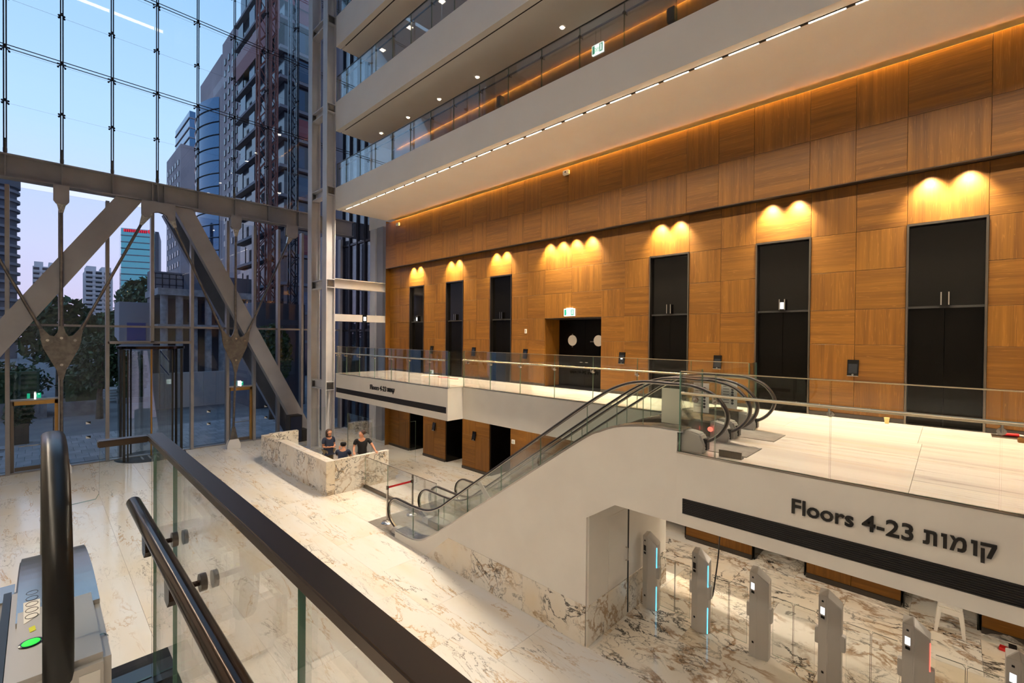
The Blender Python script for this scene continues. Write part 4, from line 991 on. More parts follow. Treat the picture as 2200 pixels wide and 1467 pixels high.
fr_ = thing('foreground_railing', (-1.0, 0.36, 3.42), 'foreground glass railing with flat dark bronze top rail', 'railing')
for a, b in ((-2.55, -2.12), (-2.112, -0.92), (-0.912, 1.4)): pane(fr_, a, b, 0.354, 0.366, 3.30, 4.50, 'glass_rail', 'glass_edge')
tr = MB(); tr.raw([(-2.585, 0.335, 4.495), (2.0, 0.335, 4.495), (2.0, 0.392, 4.495), (-2.585, 0.392, 4.495), (-2.585, 0.335, 4.522), (2.0, 0.335, 4.522), (2.0, 0.392, 4.522), (-2.585, 0.392, 4.522)], [(0,3,2,1),(4,5,6,7),(0,1,5,4),(1,2,6,5),(2,3,7,6),(3,0,4,7)])
tr.build('top_rail', 'bronze_rail', fr_, bevel=0.003)
MB().box(-2.585, -2.535, 0.17, 0.3345, 4.495, 4.522).build('return_rail', 'bronze_rail', fr_, bevel=0.003)
arc = [(0.185-0.015*math.cos(R(a)), 4.295-0.015*math.sin(R(a))) for a in (0, 45, 90)]
poly = [(0.351, 3.44), (0.205, 3.44), (0.205, 3.69), (0.19, 3.705), (0.09, 3.705), (0.09, 4.275), (0.165, 4.28)]+[(0.175, 4.30)]+[(0.178, 4.495), (0.351, 4.495)]
m = MB(); m.prism(poly, 'x', -2.566, -2.554); m.m = [0, 0]+[1]*(len(m.f)-2); m.build('return_glass', ['glass_rail', 'glass_edge_dim'], fr_)
tb = MB().cyl((-2.33, 0.262, 4.30), (1.2, 0.262, 4.30), 0.0235, n=24).build('handrail_tube', 'bronze_tube', fr_, smooth=True)
for x in (-2.03, -1.62, -0.4):
    MB().tube([(x, 0.262, 4.275), (x, 0.262, 4.245), (x, 0.285, 4.225), (x, 0.34, 4.222)], 0.0085, 8).build('bracket', 'bronze_tube', tb, smooth=True)
    MB().cyl((x, 0.335, 4.222), (x, 0.352, 4.222), 0.026, n=20).build('standoff', 'stainless_dark', tb, smooth=True)
    MB().cyl((x, 0.368, 4.222), (x, 0.382, 4.222), 0.026, n=20).build('standoff', 'stainless_dark', tb, smooth=True)
    MB().prism([(x-0.02, 4.277), (x+0.055, 4.277), (x+0.055, 4.22), (x+0.03, 4.195), (x-0.01, 4.2)], 'y', 0.252, 0.272).build('bracket_fin', 'bronze_tube', tb)

# ================================================================== SPEED GATES
def gate(x, n_, led, screen, label):
    y = 7.83
    t = thing('speed_gate', (x, y, 0), label, 'turnstile', 'speed gate pillars')
    L, RG, F_ = x-0.135, x+0.135, x-0.02
    # faceted pillar: left facet with the reader, right facet, peaked top
    pl = [(F_, y-0.10), (RG, y-0.045), (RG, y+0.09), (L, y+0.09), (L, y-0.065)]
    tops = [1.33, 1.20, 1.24, 1.36, 1.32]
    vs = [(p[0], p[1], 0.003) for p in pl]+[(p[0], p[1], z) for p, z in zip(pl, tops)]+[(x-0.03, y+0.03, 1.40)]
    fs = [(4, 3, 2, 1, 0)]+[(i, (i+1) % 5, 5+(i+1) % 5, 5+i) for i in range(5)]+[(5+i, 5+(i+1) % 5, 10) for i in range(5)]
    body = MB().raw(vs, fs).build('pillar', 'silver_paint', t, bevel=0.006)
    # reader facet: items follow the left facet
    d = Vector((F_-L, -0.035)).normalized(); nrm = Vector((d.y, -d.x)); o0 = Vector((L, y-0.065))
    def plate(u0, u1, z0, z1, h, name, m_, par=t):
        a = o0+d*u0; b = o0+d*u1; n0, n1 = nrm*0.0005, nrm*h
        vs = [(p.x+q.x, p.y+q.y, z) for z in (z0, z1) for q in (n0, n1) for p in (a, b)]
        return MB().raw(vs, [(0,1,3,2),(4,6,7,5),(0,4,5,1),(2,3,7,6),(0,2,6,4),(1,5,7,3)]).build(name, m_, par)
    rp = plate(0.018, 0.10, 0.98, 1.30, 0.004, 'reader_panel', 'silver_paint')
    plate(0.03, 0.085, 1.06, 1.16, 0.006, 'screen', 'screen_white' if screen else 'screen_dark', rp)
    plate(0.035, 0.085, 1.00, 1.04, 0.006, 'card_reader', 'black_gloss', rp)
    plate(0.045, 0.07, 1.235, 1.26, 0.006, 'camera_dot', 'black_gloss', rp)
    plate(0.05, 0.08, 0.22, 0.25, 0.004, 'lower_sensor', 'black_gloss')
    if led:
        MB().box(RG-0.006, RG+0.004, y-0.052, y-0.045, 0.02, 0.45).build('light_strip', led, t); MB().box(RG-0.006, RG+0.004, y-0.052, y-0.045, 0.80, 1.16).build('light_strip', led, t)
    for s_, xx in ((-1, L), (1, RG)):
        if n_ == 0 and s_ < 0: continue
        a = xx-0.045 if s_ < 0 else xx-0.02
        hg = MB().box(a, a+0.065, y-0.05, y+0.05, 0.60, 0.82).build('hinge', 'silver_paint', t, bevel=0.008)
        g0 = xx+s_*0.05; g1 = xx+s_*0.315; lo, hi = min(g0, g1), max(g0, g1)
        fl = pane(t, lo, hi, y-0.006, y+0.006, 0.12, 1.02, 'glass_clear', 'glass_edge_dim', 'gate_flap')
        # thin visible rim of the flap
        MB().tube([(lo, y-0.008, 1.02), (hi-0.03, y-0.008, 1.02), (hi, y-0.008, 0.99), (hi, y-0.008, 0.12)] if s_ > 0 else [(hi, y-0.008, 1.02), (lo+0.03, y-0.008, 1.02), (lo, y-0.008, 0.99), (lo, y-0.008, 0.12)], 0.003, 5).build('flap_rim', 'stainless_dark', fl)
    return t
GL = [('led_blue', False, 'speed gate pillar beside the white wall with a blue light strip'),
      ('led_blue', False, 'speed gate pillar with dark screen and blue light strip'),
      (None, True, 'speed gate pillar with lit screen, third from the white wall'),
      (None, True, 'speed gate pillar with lit screen, fourth from the white wall'),
      ('led_red', True, 'speed gate pillar with lit screen and red strip, below the stool'),
      ('led_red', True, 'speed gate pillar cut by the right edge of the picture')]
for n_, (led, sc2, lb) in enumerate(GL): gate(-3.93+0.915*n_, n_, led, sc2, lb)
cb = thing('hanging_cable', (-3.2, 9.4, 0.8), 'thin black cable hanging from the soffit behind the first gates', 'cable')
MB().tube(smoothpath([(-3.35, 9.6, 2.56), (-3.3, 9.5, 2.1), (-3.15, 9.1, 1.6), (-3.0, 8.6, 1.1), (-2.86, 8.0, 0.72), (-2.86, 7.93, 0.60)], 6), 0.012, 6).build('cord', 'rubber', cb, smooth=True)

# ================================================================== RECEPTION DESK
desk = thing('reception_desk', (-16.5, 6.3, 0), 'L-shaped reception desk clad in veined marble', 'desk')
MB().box(-17.9, -13.80, 6.14, 6.42, 0.14, 1.06).build('long_front', 'marble_desk', desk)
MB().box(-19.7, -17.905, 6.14, 6.42, 0.14, 0.99).build('low_front', 'marble_desk', desk)
MB().box(-19.7, -13.86, 6.19, 6.42, 0.0, 0.139).build('plinth', 'marble_desk', desk)
MB().box(-13.92, -13.80, 6.425, 8.3, 0.0, 1.06).build('side_panel', 'marble_desk', desk)
MB().box(-19.7, -19.5, 6.425, 7.5, 0.0, 1.02).build('end_return', 'marble_desk', desk)
MB().box(-17.9, -13.92, 6.425, 6.95, 0.72, 0.75).build('work_top', 'plastic_white', desk)
MB().box(-17.905, -13.80, 6.135, 6.425, 1.06, 1.075).build('counter_cap', 'marble_soft', desk)
MB().box(-13.925, -13.795, 6.43, 8.305, 1.06, 1.075).build('counter_cap', 'marble_soft', desk)
cab = thing('dark_cabinet', (-22.0, 8.44, 0), 'dark blue-black cabinet standing beside the brace foot', 'cabinet')
MB().box(-22.3, -21.8, 8.0, 8.55, 0.0, 1.25).build('body', 'black_matt', cab); MB().box(-22.3, -21.8, 8.555, 8.8, 0.0, 0.55).build('low_body', 'black_matt', cab)
MB().box(-21.799, -21.79, 8.03, 8.52, 0.05, 1.2).build('front_panel', 'shirt_navy', cab)
for n_, (x, y0, y1, h, lb) in enumerate(((-18.3, 7.55, 8.1, 2.05, 'tall free-standing glass screen before the white column'), (-17.2, 8.5, 10.4, 1.9, 'low glass screen behind the people at the desk'))):
    t = thing('glass_screen', (x, (y0+y1)/2, 0), lb, 'glass screen')
    if n_ == 0: pane(t, x, x+0.012, y0, y1, 0.02, h, 'glass_rail', 'glass_edge_dim')
    else: pane(t, x, x+1.9, y0, y0+0.012, 0.02, h, 'glass_rail', 'glass_edge_dim'); pane(t, x+1.9, x+1.912, y0+0.013, y1, 0.02, h-0.3, 'glass_rail', 'glass_edge_dim')
    MB().box(x, x+0.03, y0, y0+0.03, 0.0, 0.06).build('floor_clamp', 'stainless', t)
# low glass barrier between desk and escalators
lb_ = thing('glass_barrier', (-11.5, 7.4, 0), 'low glass barrier with metal floor channel between desk and escalators', 'barrier')
MB().box(-13.78, -9.88, 7.37, 7.43, 0.011, 0.10).build('floor_channel', 'stainless_dark', lb_)
js = [-13.75, -12.35, -11.02, -9.88]
for a, b in zip(js, js[1:]): pane(lb_, a+0.006, b-0.006, 7.394, 7.406, 0.1, 1.02, 'glass_rail', 'glass_edge_dim')
MB().box(-11.04, -11.0, 7.38, 7.42, 0.1, 1.02).build('post', 'stainless_dark', lb_)
MB().tube([(-10.97, 7.36, 0.78), (-10.93, 7.33, 0.80), (-10.93, 7.33, 0.95), (-10.97, 7.36, 0.97)], 0.012).build('pull_handle', 'stainless', lb_, smooth=True)
MB().box(-13.75, -9.88, 7.392, 7.408, 1.02, 1.03).build('top_trim', 'bronze_rail', lb_)
# stanchions with a red belt
for n_, (x, y, lb) in enumerate(((-10.72, 6.42, 'steel queue post at the escalator foot, nearer the atrium'), (-10.72, 7.2, 'steel queue post at the escalator foot, beside the glass barrier'))):
    t = thing('queue_post', (x, y, 0.011), lb, 'post', 'queue posts')
    MB().lathe((x, y, 0.011), [(0.16, 0), (0.16, 0.015), (0.13, 0.04), (0.04, 0.055), (0.03, 0.07)], 24).build('base', 'stainless', t, smooth=True)
    MB().cyl((x, y, 0.07), (x, y, 0.90), 0.03, n=16).build('shaft', 'stainless', t, smooth=True)
    MB().cyl((x, y, 0.90), (x, y, 1.0), 0.034, n=16).build('head', 'stainless_dark', t, smooth=True)
bl = thing('red_belt', (-10.72, 6.8, 0.93), 'red belt stretched between the two queue posts', 'belt')
MB().box(-10.722, -10.718, 6.458, 7.165, 0.925, 0.975).build('webbing', 'tape_red', bl); MB().box(-10.73, -10.71, 7.14, 7.165, 0.92, 0.98).build('clip', 'black_matt', bl)

# ================================================================== SMALL LOOSE THINGS
st = thing('stool', (0.05, 10.85, 0), 'white plastic stool standing by the wood wall under the mezzanine', 'stool')
sx_, sy_ = 0.05, 10.85
MB().box(sx_-0.15, sx_+0.15, sy_-0.15, sy_+0.15, 0.42, 0.45).build('seat', 'plastic_white', st, bevel=0.012)
for a in (-1, 1):
    for b in (-1, 1):
        m = MB(); x0, y0 = sx_+a*0.125, sy_+b*0.125; x1, y1 = sx_+a*0.175, sy_+b*0.175
        m.raw([(x0-0.03, y0-0.03, 0.42), (x0+0.03, y0-0.03, 0.42), (x0+0.03, y0+0.03, 0.42), (x0-0.03, y0+0.03, 0.42), (x1-0.022, y1-0.022, 0.002), (x1+0.022, y1-0.022, 0.002), (x1+0.022, y1+0.022, 0.002), (x1-0.022, y1+0.022, 0.002)], [(0,3,2,1),(4,5,6,7),(0,1,5,4),(1,2,6,5),(2,3,7,6),(3,0,4,7)])
        m.build('leg', 'plastic_white', st)
for b in (-1, 1): MB().box(sx_-0.12, sx_+0.12, sy_+b*0.14-0.012, sy_+b*0.14+0.012, 0.33, 0.42).build('apron', 'plastic_white', st)
bg_ = thing('plastic_bag', (0.72, 10.9, 0), 'crumpled clear bag with a red dustpan on the floor', 'bag')
m = MB(); rs = random.Random(3); nn = 10
for r_ in range(5):
    for i in range(nn):
        a = 2*math.pi*i/nn; q = (0.17, 0.2, 0.16, 0.09, 0.02)[r_]*(0.8+0.4*rs.random()); m.v.append((0.72+q*1.3*math.cos(a), 10.9+q*math.sin(a)*0.8, 0.004+0.045*r_+0.02*rs.random()))
for r_ in range(4):
    for i in range(nn): m.f.append((r_*nn+i, r_*nn+(i+1) % nn, (r_+1)*nn+(i+1) % nn, (r_+1)*nn+i)); m.m.append(0)
m.build('film', 'glass_rail', bg_)
MB().prism([(0.62, 10.72), (0.84, 10.70), (0.86, 10.80), (0.64, 10.84)], 'z', 0.004, 0.05).build('dustpan', 'red_plastic', bg_)
MB().box(0.73, 0.82, 10.76, 10.82, 0.05, 0.12).build('brush_head', 'rubber', bg_)
t = thing('metal_offcut', (-2.05, 6.25, ZM), 'dark metal offcut lying behind the near balustrade glass', 'offcut')
MB().prism([(-2.19, 6.235), (-1.91, 6.235), (-1.91, 6.255), (-2.19, 6.255)], 'z', ZM+0.001, ZM+0.09).build('web', 'stainless_dark', t); MB().box(-2.19, -1.91, 6.256, 6.33, ZM+0.001, ZM+0.012).build('flange', 'stainless_dark', t)
t = thing('paper_cup', (-0.84, 10.95, ZM), 'small cream paper cup on the mezzanine floor by the wall', 'cup')
MB().lathe((-0.84, 10.95, ZM+0.001), [(0.028, 0), (0.042, 0.11), (0.038, 0.11), (0.026, 0.01)], 18).build('wall', 'cup_cream', t, smooth=True); MB().lathe((-0.84, 10.95, ZM+0.108), [(0.043, 0), (0.045, 0.004), (0.041, 0.006)], 18).build('rim', 'cup_cream', t, smooth=True)
t = thing('sealant_gun', (0.72, 10.85, ZM), 'red sealant tube on a dark tool tray at the far right wall', 'tool')
MB().box(0.50, 0.86, 10.70, 10.95, ZM+0.001, ZM+0.02).build('tray', 'stainless_dark', t); MB().cyl((0.62, 10.80, ZM+0.05), (0.80, 10.84, ZM+0.05), 0.028, n=12).build('tube', 'red_plastic', t, smooth=True); MB().cyl((0.80, 10.84, ZM+0.05), (0.90, 10.86, ZM+0.05), 0.02, 0.006, 10).build('nozzle', 'plastic_white', t, smooth=True)
t = thing('brick', (0.85, 10.45, ZM), 'loose brown block on the mezzanine floor at the right edge', 'block')
MB().box(0.76, 0.96, 10.40, 10.50, ZM+0.001, ZM+0.07).build('block', 'wood_h', t, bevel=0.006); MB().box(0.80, 0.92, 10.43, 10.47, ZM+0.07, ZM+0.075).build('frog', 'skirting_dark', t)
t = thing('cleaning_rags', (-14.2, 10.6, ZM), 'white rags and red cord left on the far mezzanine floor', 'rags')
for i in range(4):
    cxr, cyr = -14.9+0.22*i, 10.55+0.08*(i % 2); pts = [(cxr+(0.13+0.04*rs.random())*math.cos(2*math.pi*k/8), cyr+(0.10+0.04*rs.random())*math.sin(2*math.pi*k/8)) for k in range(8)]
    MB().prism(pts, 'z', ZM+0.001, ZM+0.03+0.02*rs.random()).build('rag', 'paper_white', t)
MB().tube(smoothpath([(-14.1, 10.6, ZM+0.012), (-13.8, 10.5, ZM+0.012), (-13.6, 10.65, ZM+0.012), (-13.2, 10.5, ZM+0.012), (-12.9, 10.6, ZM+0.012)], 5), 0.011, 6).build('cord', 'tape_red', t, smooth=True)

# ================================================================== PEOPLE AT THE DESK
def skin_mesh(name, verts, edges_, radii, material, parent, to_world, root=0, sub=2):
    me = bpy.data.meshes.new(name); me.from_pydata([to_world(v) for v in verts], edges_, [])
    o = bpy.data.objects.new(name, me); COL.objects.link(o)
    o.modifiers.new('skin', 'SKIN')
    for i, r_ in enumerate(radii):
        sv = me.skin_vertices[0].data[i]; sv.radius = r_ if isinstance(r_, tuple) else (r_, r_); sv.use_root = (i == root)
    sm = o.modifiers.new('sub', 'SUBSURF'); sm.levels = sub; sm.render_levels = sub
    o.modifiers['skin'].use_smooth_shade = True
    dg = bpy.context.evaluated_depsgraph_get(); m2 = bpy.data.meshes.new_from_object(o.evaluated_get(dg)); m2.name = name
    bpy.data.objects.remove(o); bpy.data.meshes.remove(me)
    off = wloc(parent)
    for v in m2.vertices: v.co -= off
    m2.materials.clear(); m2.materials.append(MATS[material])
    for p in m2.polygons: p.use_smooth = True
    q = bpy.data.objects.new(name, m2); COL.objects.link(q); q.parent = parent; ORG[q.name] = Vector(q.location); return q
class Sk:
    def __init__(s): s.v = []; s.e = []; s.r = []
    def add(s, p, r_, frm=None):
        s.v.append(p); s.r.append(r_); i = len(s.v)-1
        if frm is not None: s.e.append((frm, i))
        return i
    def chain(s, frm, pts):
        for p, r_ in pts: frm = s.add(p, r_, frm)
        return frm
def lerp(a, b, t): return tuple(a[i]+(b[i]-a[i])*t for i in range(3))
def person(label, loc, face, P, shirt, pants, hair, long_hair=False, look=(0, 1)):
    t = thing('person', (loc[0], loc[1], 0.0), label, 'person')
    F = Vector((face[0], face[1])).normalized(); Lf = Vector((-F.y, F.x))
    tw = lambda v: (loc[0]+Lf.x*v[0]+F.x*v[1], loc[1]+Lf.y*v[0]+F.y*v[1], v[2])
    pel, che, nek, hd = P['pelvis'], P['chest'], P['neck'], P['head']
    b = Sk(); ip = b.add(pel, 0.13); ib = b.add(lerp(pel, che, 0.5), 0.115, ip); ic = b.add(che, 0.13, ib); inn = b.add(lerp(che, nek, 0.6), 0.085, ic); ik = b.add(nek, 0.052, inn)
    lx, ly = look; n_ = math.hypot(lx, ly); lx, ly = lx/n_, ly/n_
    ih = b.chain(ik, [((hd[0], hd[1], hd[2]-0.07), 0.066), (hd, 0.085), ((hd[0]-lx*0.01, hd[1]-ly*0.01, hd[2]+0.075), 0.066)])
    b.add((hd[0]+lx*0.105, hd[1]+ly*0.105, hd[2]-0.02), 0.014, ih-1)                       # nose
    b.add((hd[0]+lx*0.085, hd[1]+ly*0.085, hd[2]-0.095), 0.03, ih-2)                       # chin
    for s_ in (-1, 1): b.add((hd[0]-ly*0.088*s_, hd[1]+lx*0.088*s_, hd[2]-0.01), 0.016, ih-1)   # ears
    for sd in ('l', 'r'):
        sh, el_, wr, pm = P['shoulder_'+sd], P['elbow_'+sd], P['wrist_'+sd], P['hand_'+sd]
        i = b.chain(ic, [(lerp(che, sh, 0.7), 0.085), (sh, 0.060), (lerp(sh, el_, 0.5), 0.050), (el_, 0.042), (lerp(el_, wr, 0.4), 0.040), (wr, 0.027)])
        pal = b.add(pm, 0.030, i)
        d = Vector(pm)-Vector(wr); d.normalize(); sd_ = d.cross(Vector((0, 0, 1)))
        if sd_.length < 0.1: sd_ = Vector((1, 0, 0))
        sd_.normalize(); dn = sd_.cross(d)*(-1)
        for k, L in enumerate((0.075, 0.085, 0.08, 0.062)):
            o0 = Vector(pm)+sd_*(0.027-0.018*k)+d*0.02
            b.chain(pal, [(tuple(o0), 0.011), (tuple(o0+d*L*0.55+dn*0.008), 0.009), (tuple(o0+d*L+dn*0.03), 0.007)])
        th = Vector(pm)+sd_*0.042-d*0.015
        b.chain(pal, [(tuple(th), 0.012), (tuple(th+sd_*0.015+d*0.04), 0.009)])
        kn, an = P['knee_'+sd], P['ankle_'+sd]; hp = (pel[0]+(0.09 if sd == 'l' else -0.09), pel[1], pel[2]-0.05)
        ft = (an[0], an[1]+0.15, 0.03)
        b.chain(ip, [(hp, 0.085), (lerp(hp, kn, 0.5), 0.075), (kn, 0.055), (lerp(kn, an, 0.4), 0.052), (an, 0.036), (ft, 0.035)])
    skin_mesh('body', b.v, b.e, b.r, 'skin', t, tw, ip)
    c = Sk(); jp = c.add((pel[0], pel[1], pel[2]+0.03), 0.168); c.add((pel[0], pel[1], pel[2]-0.10), 0.165, jp); jb = c.add(lerp(pel, che, 0.5), 0.142, jp); jc = c.add(che, 0.155, jb); c.add(lerp(che, nek, 0.62), 0.094, jc)
    for sd in ('l', 'r'):
        sh, el_ = P['shoulder_'+sd], P['elbow_'+sd]
        c.chain(jc, [(lerp(che, sh, 0.7), 0.10), (sh, 0.076), (lerp(sh, el_, 0.7), 0.066)])
    skin_mesh('shirt', c.v, c.e, c.r, shirt, t, tw, jp)
    q = Sk(); kp = q.add(pel, 0.150)
    for sd in ('l', 'r'):
        kn, an = P['knee_'+sd], P['ankle_'+sd]; hp = (pel[0]+(0.09 if sd == 'l' else -0.09), pel[1], pel[2]-0.05)
        q.chain(kp, [(hp, 0.105), (lerp(hp, kn, 0.5), 0.092), (kn, 0.072), (lerp(kn, an, 0.4), 0.068), (lerp(kn, an, 0.95), 0.055)])
    skin_mesh('trousers', q.v, q.e, q.r, pants, t, tw, kp)
    for sd in ('l', 'r'):
        an = P['ankle_'+sd]; x, y, z = tw((an[0], an[1]+0.07, 0.0))
        MB().sphere((x, y, 0.045), (0.07, 0.07, 0.045), 12, 6).build('shoe', 'rubber', t, smooth=True)
    h = Sk(); j = h.add((hd[0]-lx*0.0, hd[1]-ly*0.0, hd[2]+0.10), 0.098); j2 = h.add((hd[0]-lx*0.035, hd[1]-ly*0.035, hd[2]+0.035), 0.122, j)
    if long_hair: h.chain(j2, [((hd[0]-lx*0.06, hd[1]-ly*0.06, hd[2]-0.12), 0.10), ((hd[0]-lx*0.05, hd[1]-ly*0.05, hd[2]-0.24), 0.085), ((hd[0]-lx*0.03-ly*0.03, hd[1]-ly*0.03, hd[2]-0.33), 0.035)])
    else: h.add((hd[0]-lx*0.05, hd[1]-ly*0.05, hd[2]-0.06), 0.085, j2)
    skin_mesh('hair', h.v, h.e, h.r, hair, t, tw, 0)
    for s_ in (-1, 1):
        ex = (hd[0]+lx*0.076-ly*0.032*s_, hd[1]+ly*0.076+lx*0.032*s_, hd[2]+0.012); MB().sphere(tw(ex), 0.011, 8, 6).build('eye', 'eye_white', t, smooth=True)
    return t
man = dict(pelvis=(0, 0, 0.97), chest=(0.0, 0.05, 1.38), neck=(0.0, 0.08, 1.55), head=(-0.02, 0.10, 1.69),
           shoulder_l=(0.20, 0.05, 1.46), elbow_l=(0.33, 0.13, 1.27), wrist_l=(0.42, 0.27, 1.12), hand_l=(0.44, 0.33, 1.105),
           shoulder_r=(-0.20, 0.05, 1.46), elbow_r=(-0.27, 0.10, 1.23), wrist_r=(-0.27, 0.27, 1.12), hand_r=(-0.26, 0.34, 1.105),
           knee_l=(0.11, 0.03, 0.52), knee_r=(-0.11, 0.0, 0.52), ankle_l=(0.12, 0.0, 0.08), ankle_r=(-0.12, -0.03, 0.08))
person('man in black T-shirt leaning both hands on the desk, head turned left', (-14.31, 7.60), (0.885, -0.465), man, 'shirt_black', 'trousers_grey', 'hair_brown', look=(-0.85, 0.5))
wom = dict(pelvis=(0, 0, 0.90), chest=(0.0, 0.0, 1.25), neck=(0.0, 0.02, 1.42), head=(0.0, 0.05, 1.545),
           shoulder_l=(0.17, 0.0, 1.33), elbow_l=(0.21, 0.0, 1.06), wrist_l=(0.12, 0.22, 1.08), hand_l=(0.06, 0.29, 1.09),
           shoulder_r=(-0.17, 0.0, 1.33), elbow_r=(-0.21, 0.02, 1.06), wrist_r=(-0.08, 0.22, 1.06), hand_r=(-0.03, 0.28, 1.07),
           knee_l=(0.09, 0.02, 0.48), knee_r=(-0.09, 0.0, 0.48), ankle_l=(0.1, 0.0, 0.08), ankle_r=(-0.1, 0.0, 0.08))
person('woman with long brown hair in dark top standing beside the white column', (-15.85, 7.13), (0.80, 0.05), wom, 'shirt_navy', 'trousers_khaki', 'hair_brown', True, look=(0.0, 1))
sit = dict(pelvis=(0, 0, 0.56), chest=(0.0, 0.03, 0.93), neck=(0.0, 0.07, 1.09), head=(0.0, 0.12, 1.20),
           shoulder_l=(0.19, 0.03, 1.0), elbow_l=(0.24, 0.22, 0.82), wrist_l=(0.18, 0.34, 1.0), hand_l=(0.16, 0.37, 1.06),
           shoulder_r=(-0.19, 0.03, 1.0), elbow_r=(-0.24, 0.12, 0.80), wrist_r=(-0.14, 0.34, 0.80), hand_r=(-0.10, 0.40, 0.80),
           knee_l=(0.12, 0.42, 0.52), knee_r=(-0.12, 0.42, 0.52), ankle_l=(0.12, 0.36, 0.08), ankle_r=(-0.12, 0.36, 0.08))
person('seated person with black hair in navy top, back turned, hand raised', (-15.0, 7.25), (-0.75, 0.55), sit, 'shirt_navy', 'trousers_grey', 'hair_black')
ch = thing('desk_chair', (-15.0, 7.25, 0), 'dark swivel chair under the seated person behind the desk', 'chair')
MB().box(-15.23, -14.77, 7.03, 7.47, 0.34, 0.42).build('seat', 'black_matt', ch, bevel=0.02)
MB().cyl((-15.0, 7.25, 0.06), (-15.0, 7.25, 0.34), 0.03, n=12).build('gas_post', 'stainless_dark', ch, smooth=True)
for a in range(5):
    c_, s_ = math.cos(R(72*a)), math.sin(R(72*a)); MB().tube([(-15.0, 7.25, 0.08), (-15.0+0.28*c_, 7.25+0.28*s_, 0.05)], 0.02, 6).build('foot_spoke', 'black_matt', ch)

# ================================================================== OUTSIDE
noisy('paver_stone', srgb(120, 116, 118), srgb(150, 145, 146), 1.2, 0.75)
noisy('asphalt', srgb(92, 92, 96), srgb(112, 110, 112), 0.6, 0.85)
noisy('leaf_dark', srgb(34, 56, 34), srgb(62, 88, 48), 2.5, 0.7)
noisy('bark', srgb(70, 58, 48), srgb(94, 80, 66), 5.0, 0.9)
noisy('tower_stone', srgb(120, 118, 126), srgb(134, 131, 138), 0.15, 0.8)
noisy('tower_dark', srgb(70, 74, 86), srgb(86, 90, 102), 0.12, 0.7)
noisy('tower_white', srgb(188, 184, 186), srgb(204, 200, 202), 0.12, 0.8)
mat('tower_glass', srgb(70, 100, 130), 0.06, 0.85); mat('teal_glass', srgb(96, 168, 176), 0.08, 0.8); mat('window_dark', srgb(34, 38, 50), 0.12, 0.2)
noisy('slab_edge', srgb(150, 148, 150), srgb(170, 168, 170), 0.4, 0.8)
mat('sign_red', srgb(214, 20, 44), 0.5, emis=(0.8, 0.02, 0.05, 1), estr=0.5); mat('crane_red', srgb(104, 52, 40), 0.6); mat('panel_red', srgb(96, 34, 44), 0.6); mat('slab_dim', srgb(92, 96, 106), 0.8); mat('glass_dim', srgb(40, 56, 76), 0.15, 0.5)
mat('lit_window', (0.9, 0.7, 0.3, 1), 0.5, emis=(1.0, 0.72, 0.3, 1), estr=0.9); mat('hoarding', srgb(206, 206, 208), 0.6); mat('blue_banner', srgb(30, 50, 120), 0.7)
gr = MB().box(-600, -24.2, -300, 300, -0.35, -0.06).build('floor_plaza', 'asphalt', kind='structure', label='paved plaza outside the glass front')
for i in range(8):
    for j in range(26):
        x = -24.3-0.82*i; y = -1.2+0.41*j+(0.2 if i % 2 else 0); tile(gr, x-0.81, x, y, y+0.40, -0.06, -0.02, 'paver_stone', 'paver')
def leaves(c, r, n, seed, size=0.16):
    q = random.Random(seed); m = MB()
    for _ in range(n):
        while True:
            p = Vector((q.uniform(-1, 1), q.uniform(-1, 1), q.uniform(-1, 1)))
            if 0.35 < p.length < 1: break
        p = Vector((c[0]+p.x*r[0], c[1]+p.y*r[1], c[2]+p.z*r[2]))
        a = Vector((q.gauss(0, 1), q.gauss(0, 1), q.gauss(0, 1))).normalized(); b = a.orthogonal().normalized(); s_ = size*q.uniform(0.6, 1.4)
        m.raw([p-a*s_, p+b*s_*0.5, p+a*s_, p-b*s_*0.5], [(0, 1, 2, 3)])
    return m
def tree(x, y, h, r, seed, label, base=-0.06):
    t = thing('tree', (x, y, base), label, 'tree', 'trees outside')
    q = random.Random(seed)
    MB().tube([(x, y, base), (x+0.1, y, base+h*0.3), (x, y+0.1, base+h*0.6)], [0.18, 0.13, 0.07], 8).build('trunk', 'bark', t, smooth=True)
    for k in range(4):
        a = k*1.7+seed; MB().tube([(x, y, base+h*0.4), (x+r*0.6*math.cos(a), y+r*0.6*math.sin(a), base+h*0.68)], [0.07, 0.03], 6).build('branch', 'bark', t, smooth=True)
    leaves((x, y, base+h*0.68), (r, r, h*0.34), 1500, seed, 0.2*r/1.5).build('foliage', 'leaf_dark', t, kind='stuff')
tree(-47, 1.0, 7.6, 2.3, 1, 'broad dark tree seen below the left brace, behind the hedge'); tree(-46.8, -3.7, 6.9, 1.9, 2, 'dark tree outside at the far left edge'); tree(-36.2, 2.5, 5.0, 1.2, 3, 'slim tree beside the plaza path, left of the revolving door')
tree(-110, 9.6, 9.0, 3.6, 4, 'distant dark tree crown left of the teal tower foot'); tree(-85, 10.6, 13.2, 3.2, 5, 'large distant tree before the teal glass tower'); tree(-29.0, 9.6, 5.6, 1.1, 6, 'young tree right outside the glass near the columns')
def hedge(x0, x1, y0, y1, z0, z1, seed, label):
    t = thing('hedge', ((x0+x1)/2, (y0+y1)/2, z0), label, 'hedge', 'hedges outside')
    MB().box(x0-0.15, x1+0.15, y0-0.15, y1+0.15, -0.06, z0).build('planter_wall', 'concrete', t)
    leaves(((x0+x1)/2, (y0+y1)/2, (z0+z1)/2), ((x1-x0)*0.62, (y1-y0)*0.62, (z1-z0)*0.62), 1400, seed, 0.15).build('foliage', 'leaf_dark', t, kind='stuff')
    MB().box(x0+0.2, x1-0.2, y0+0.15, y1-0.15, z0, z1-0.3).build('soil_core', 'leaf_dark', t)
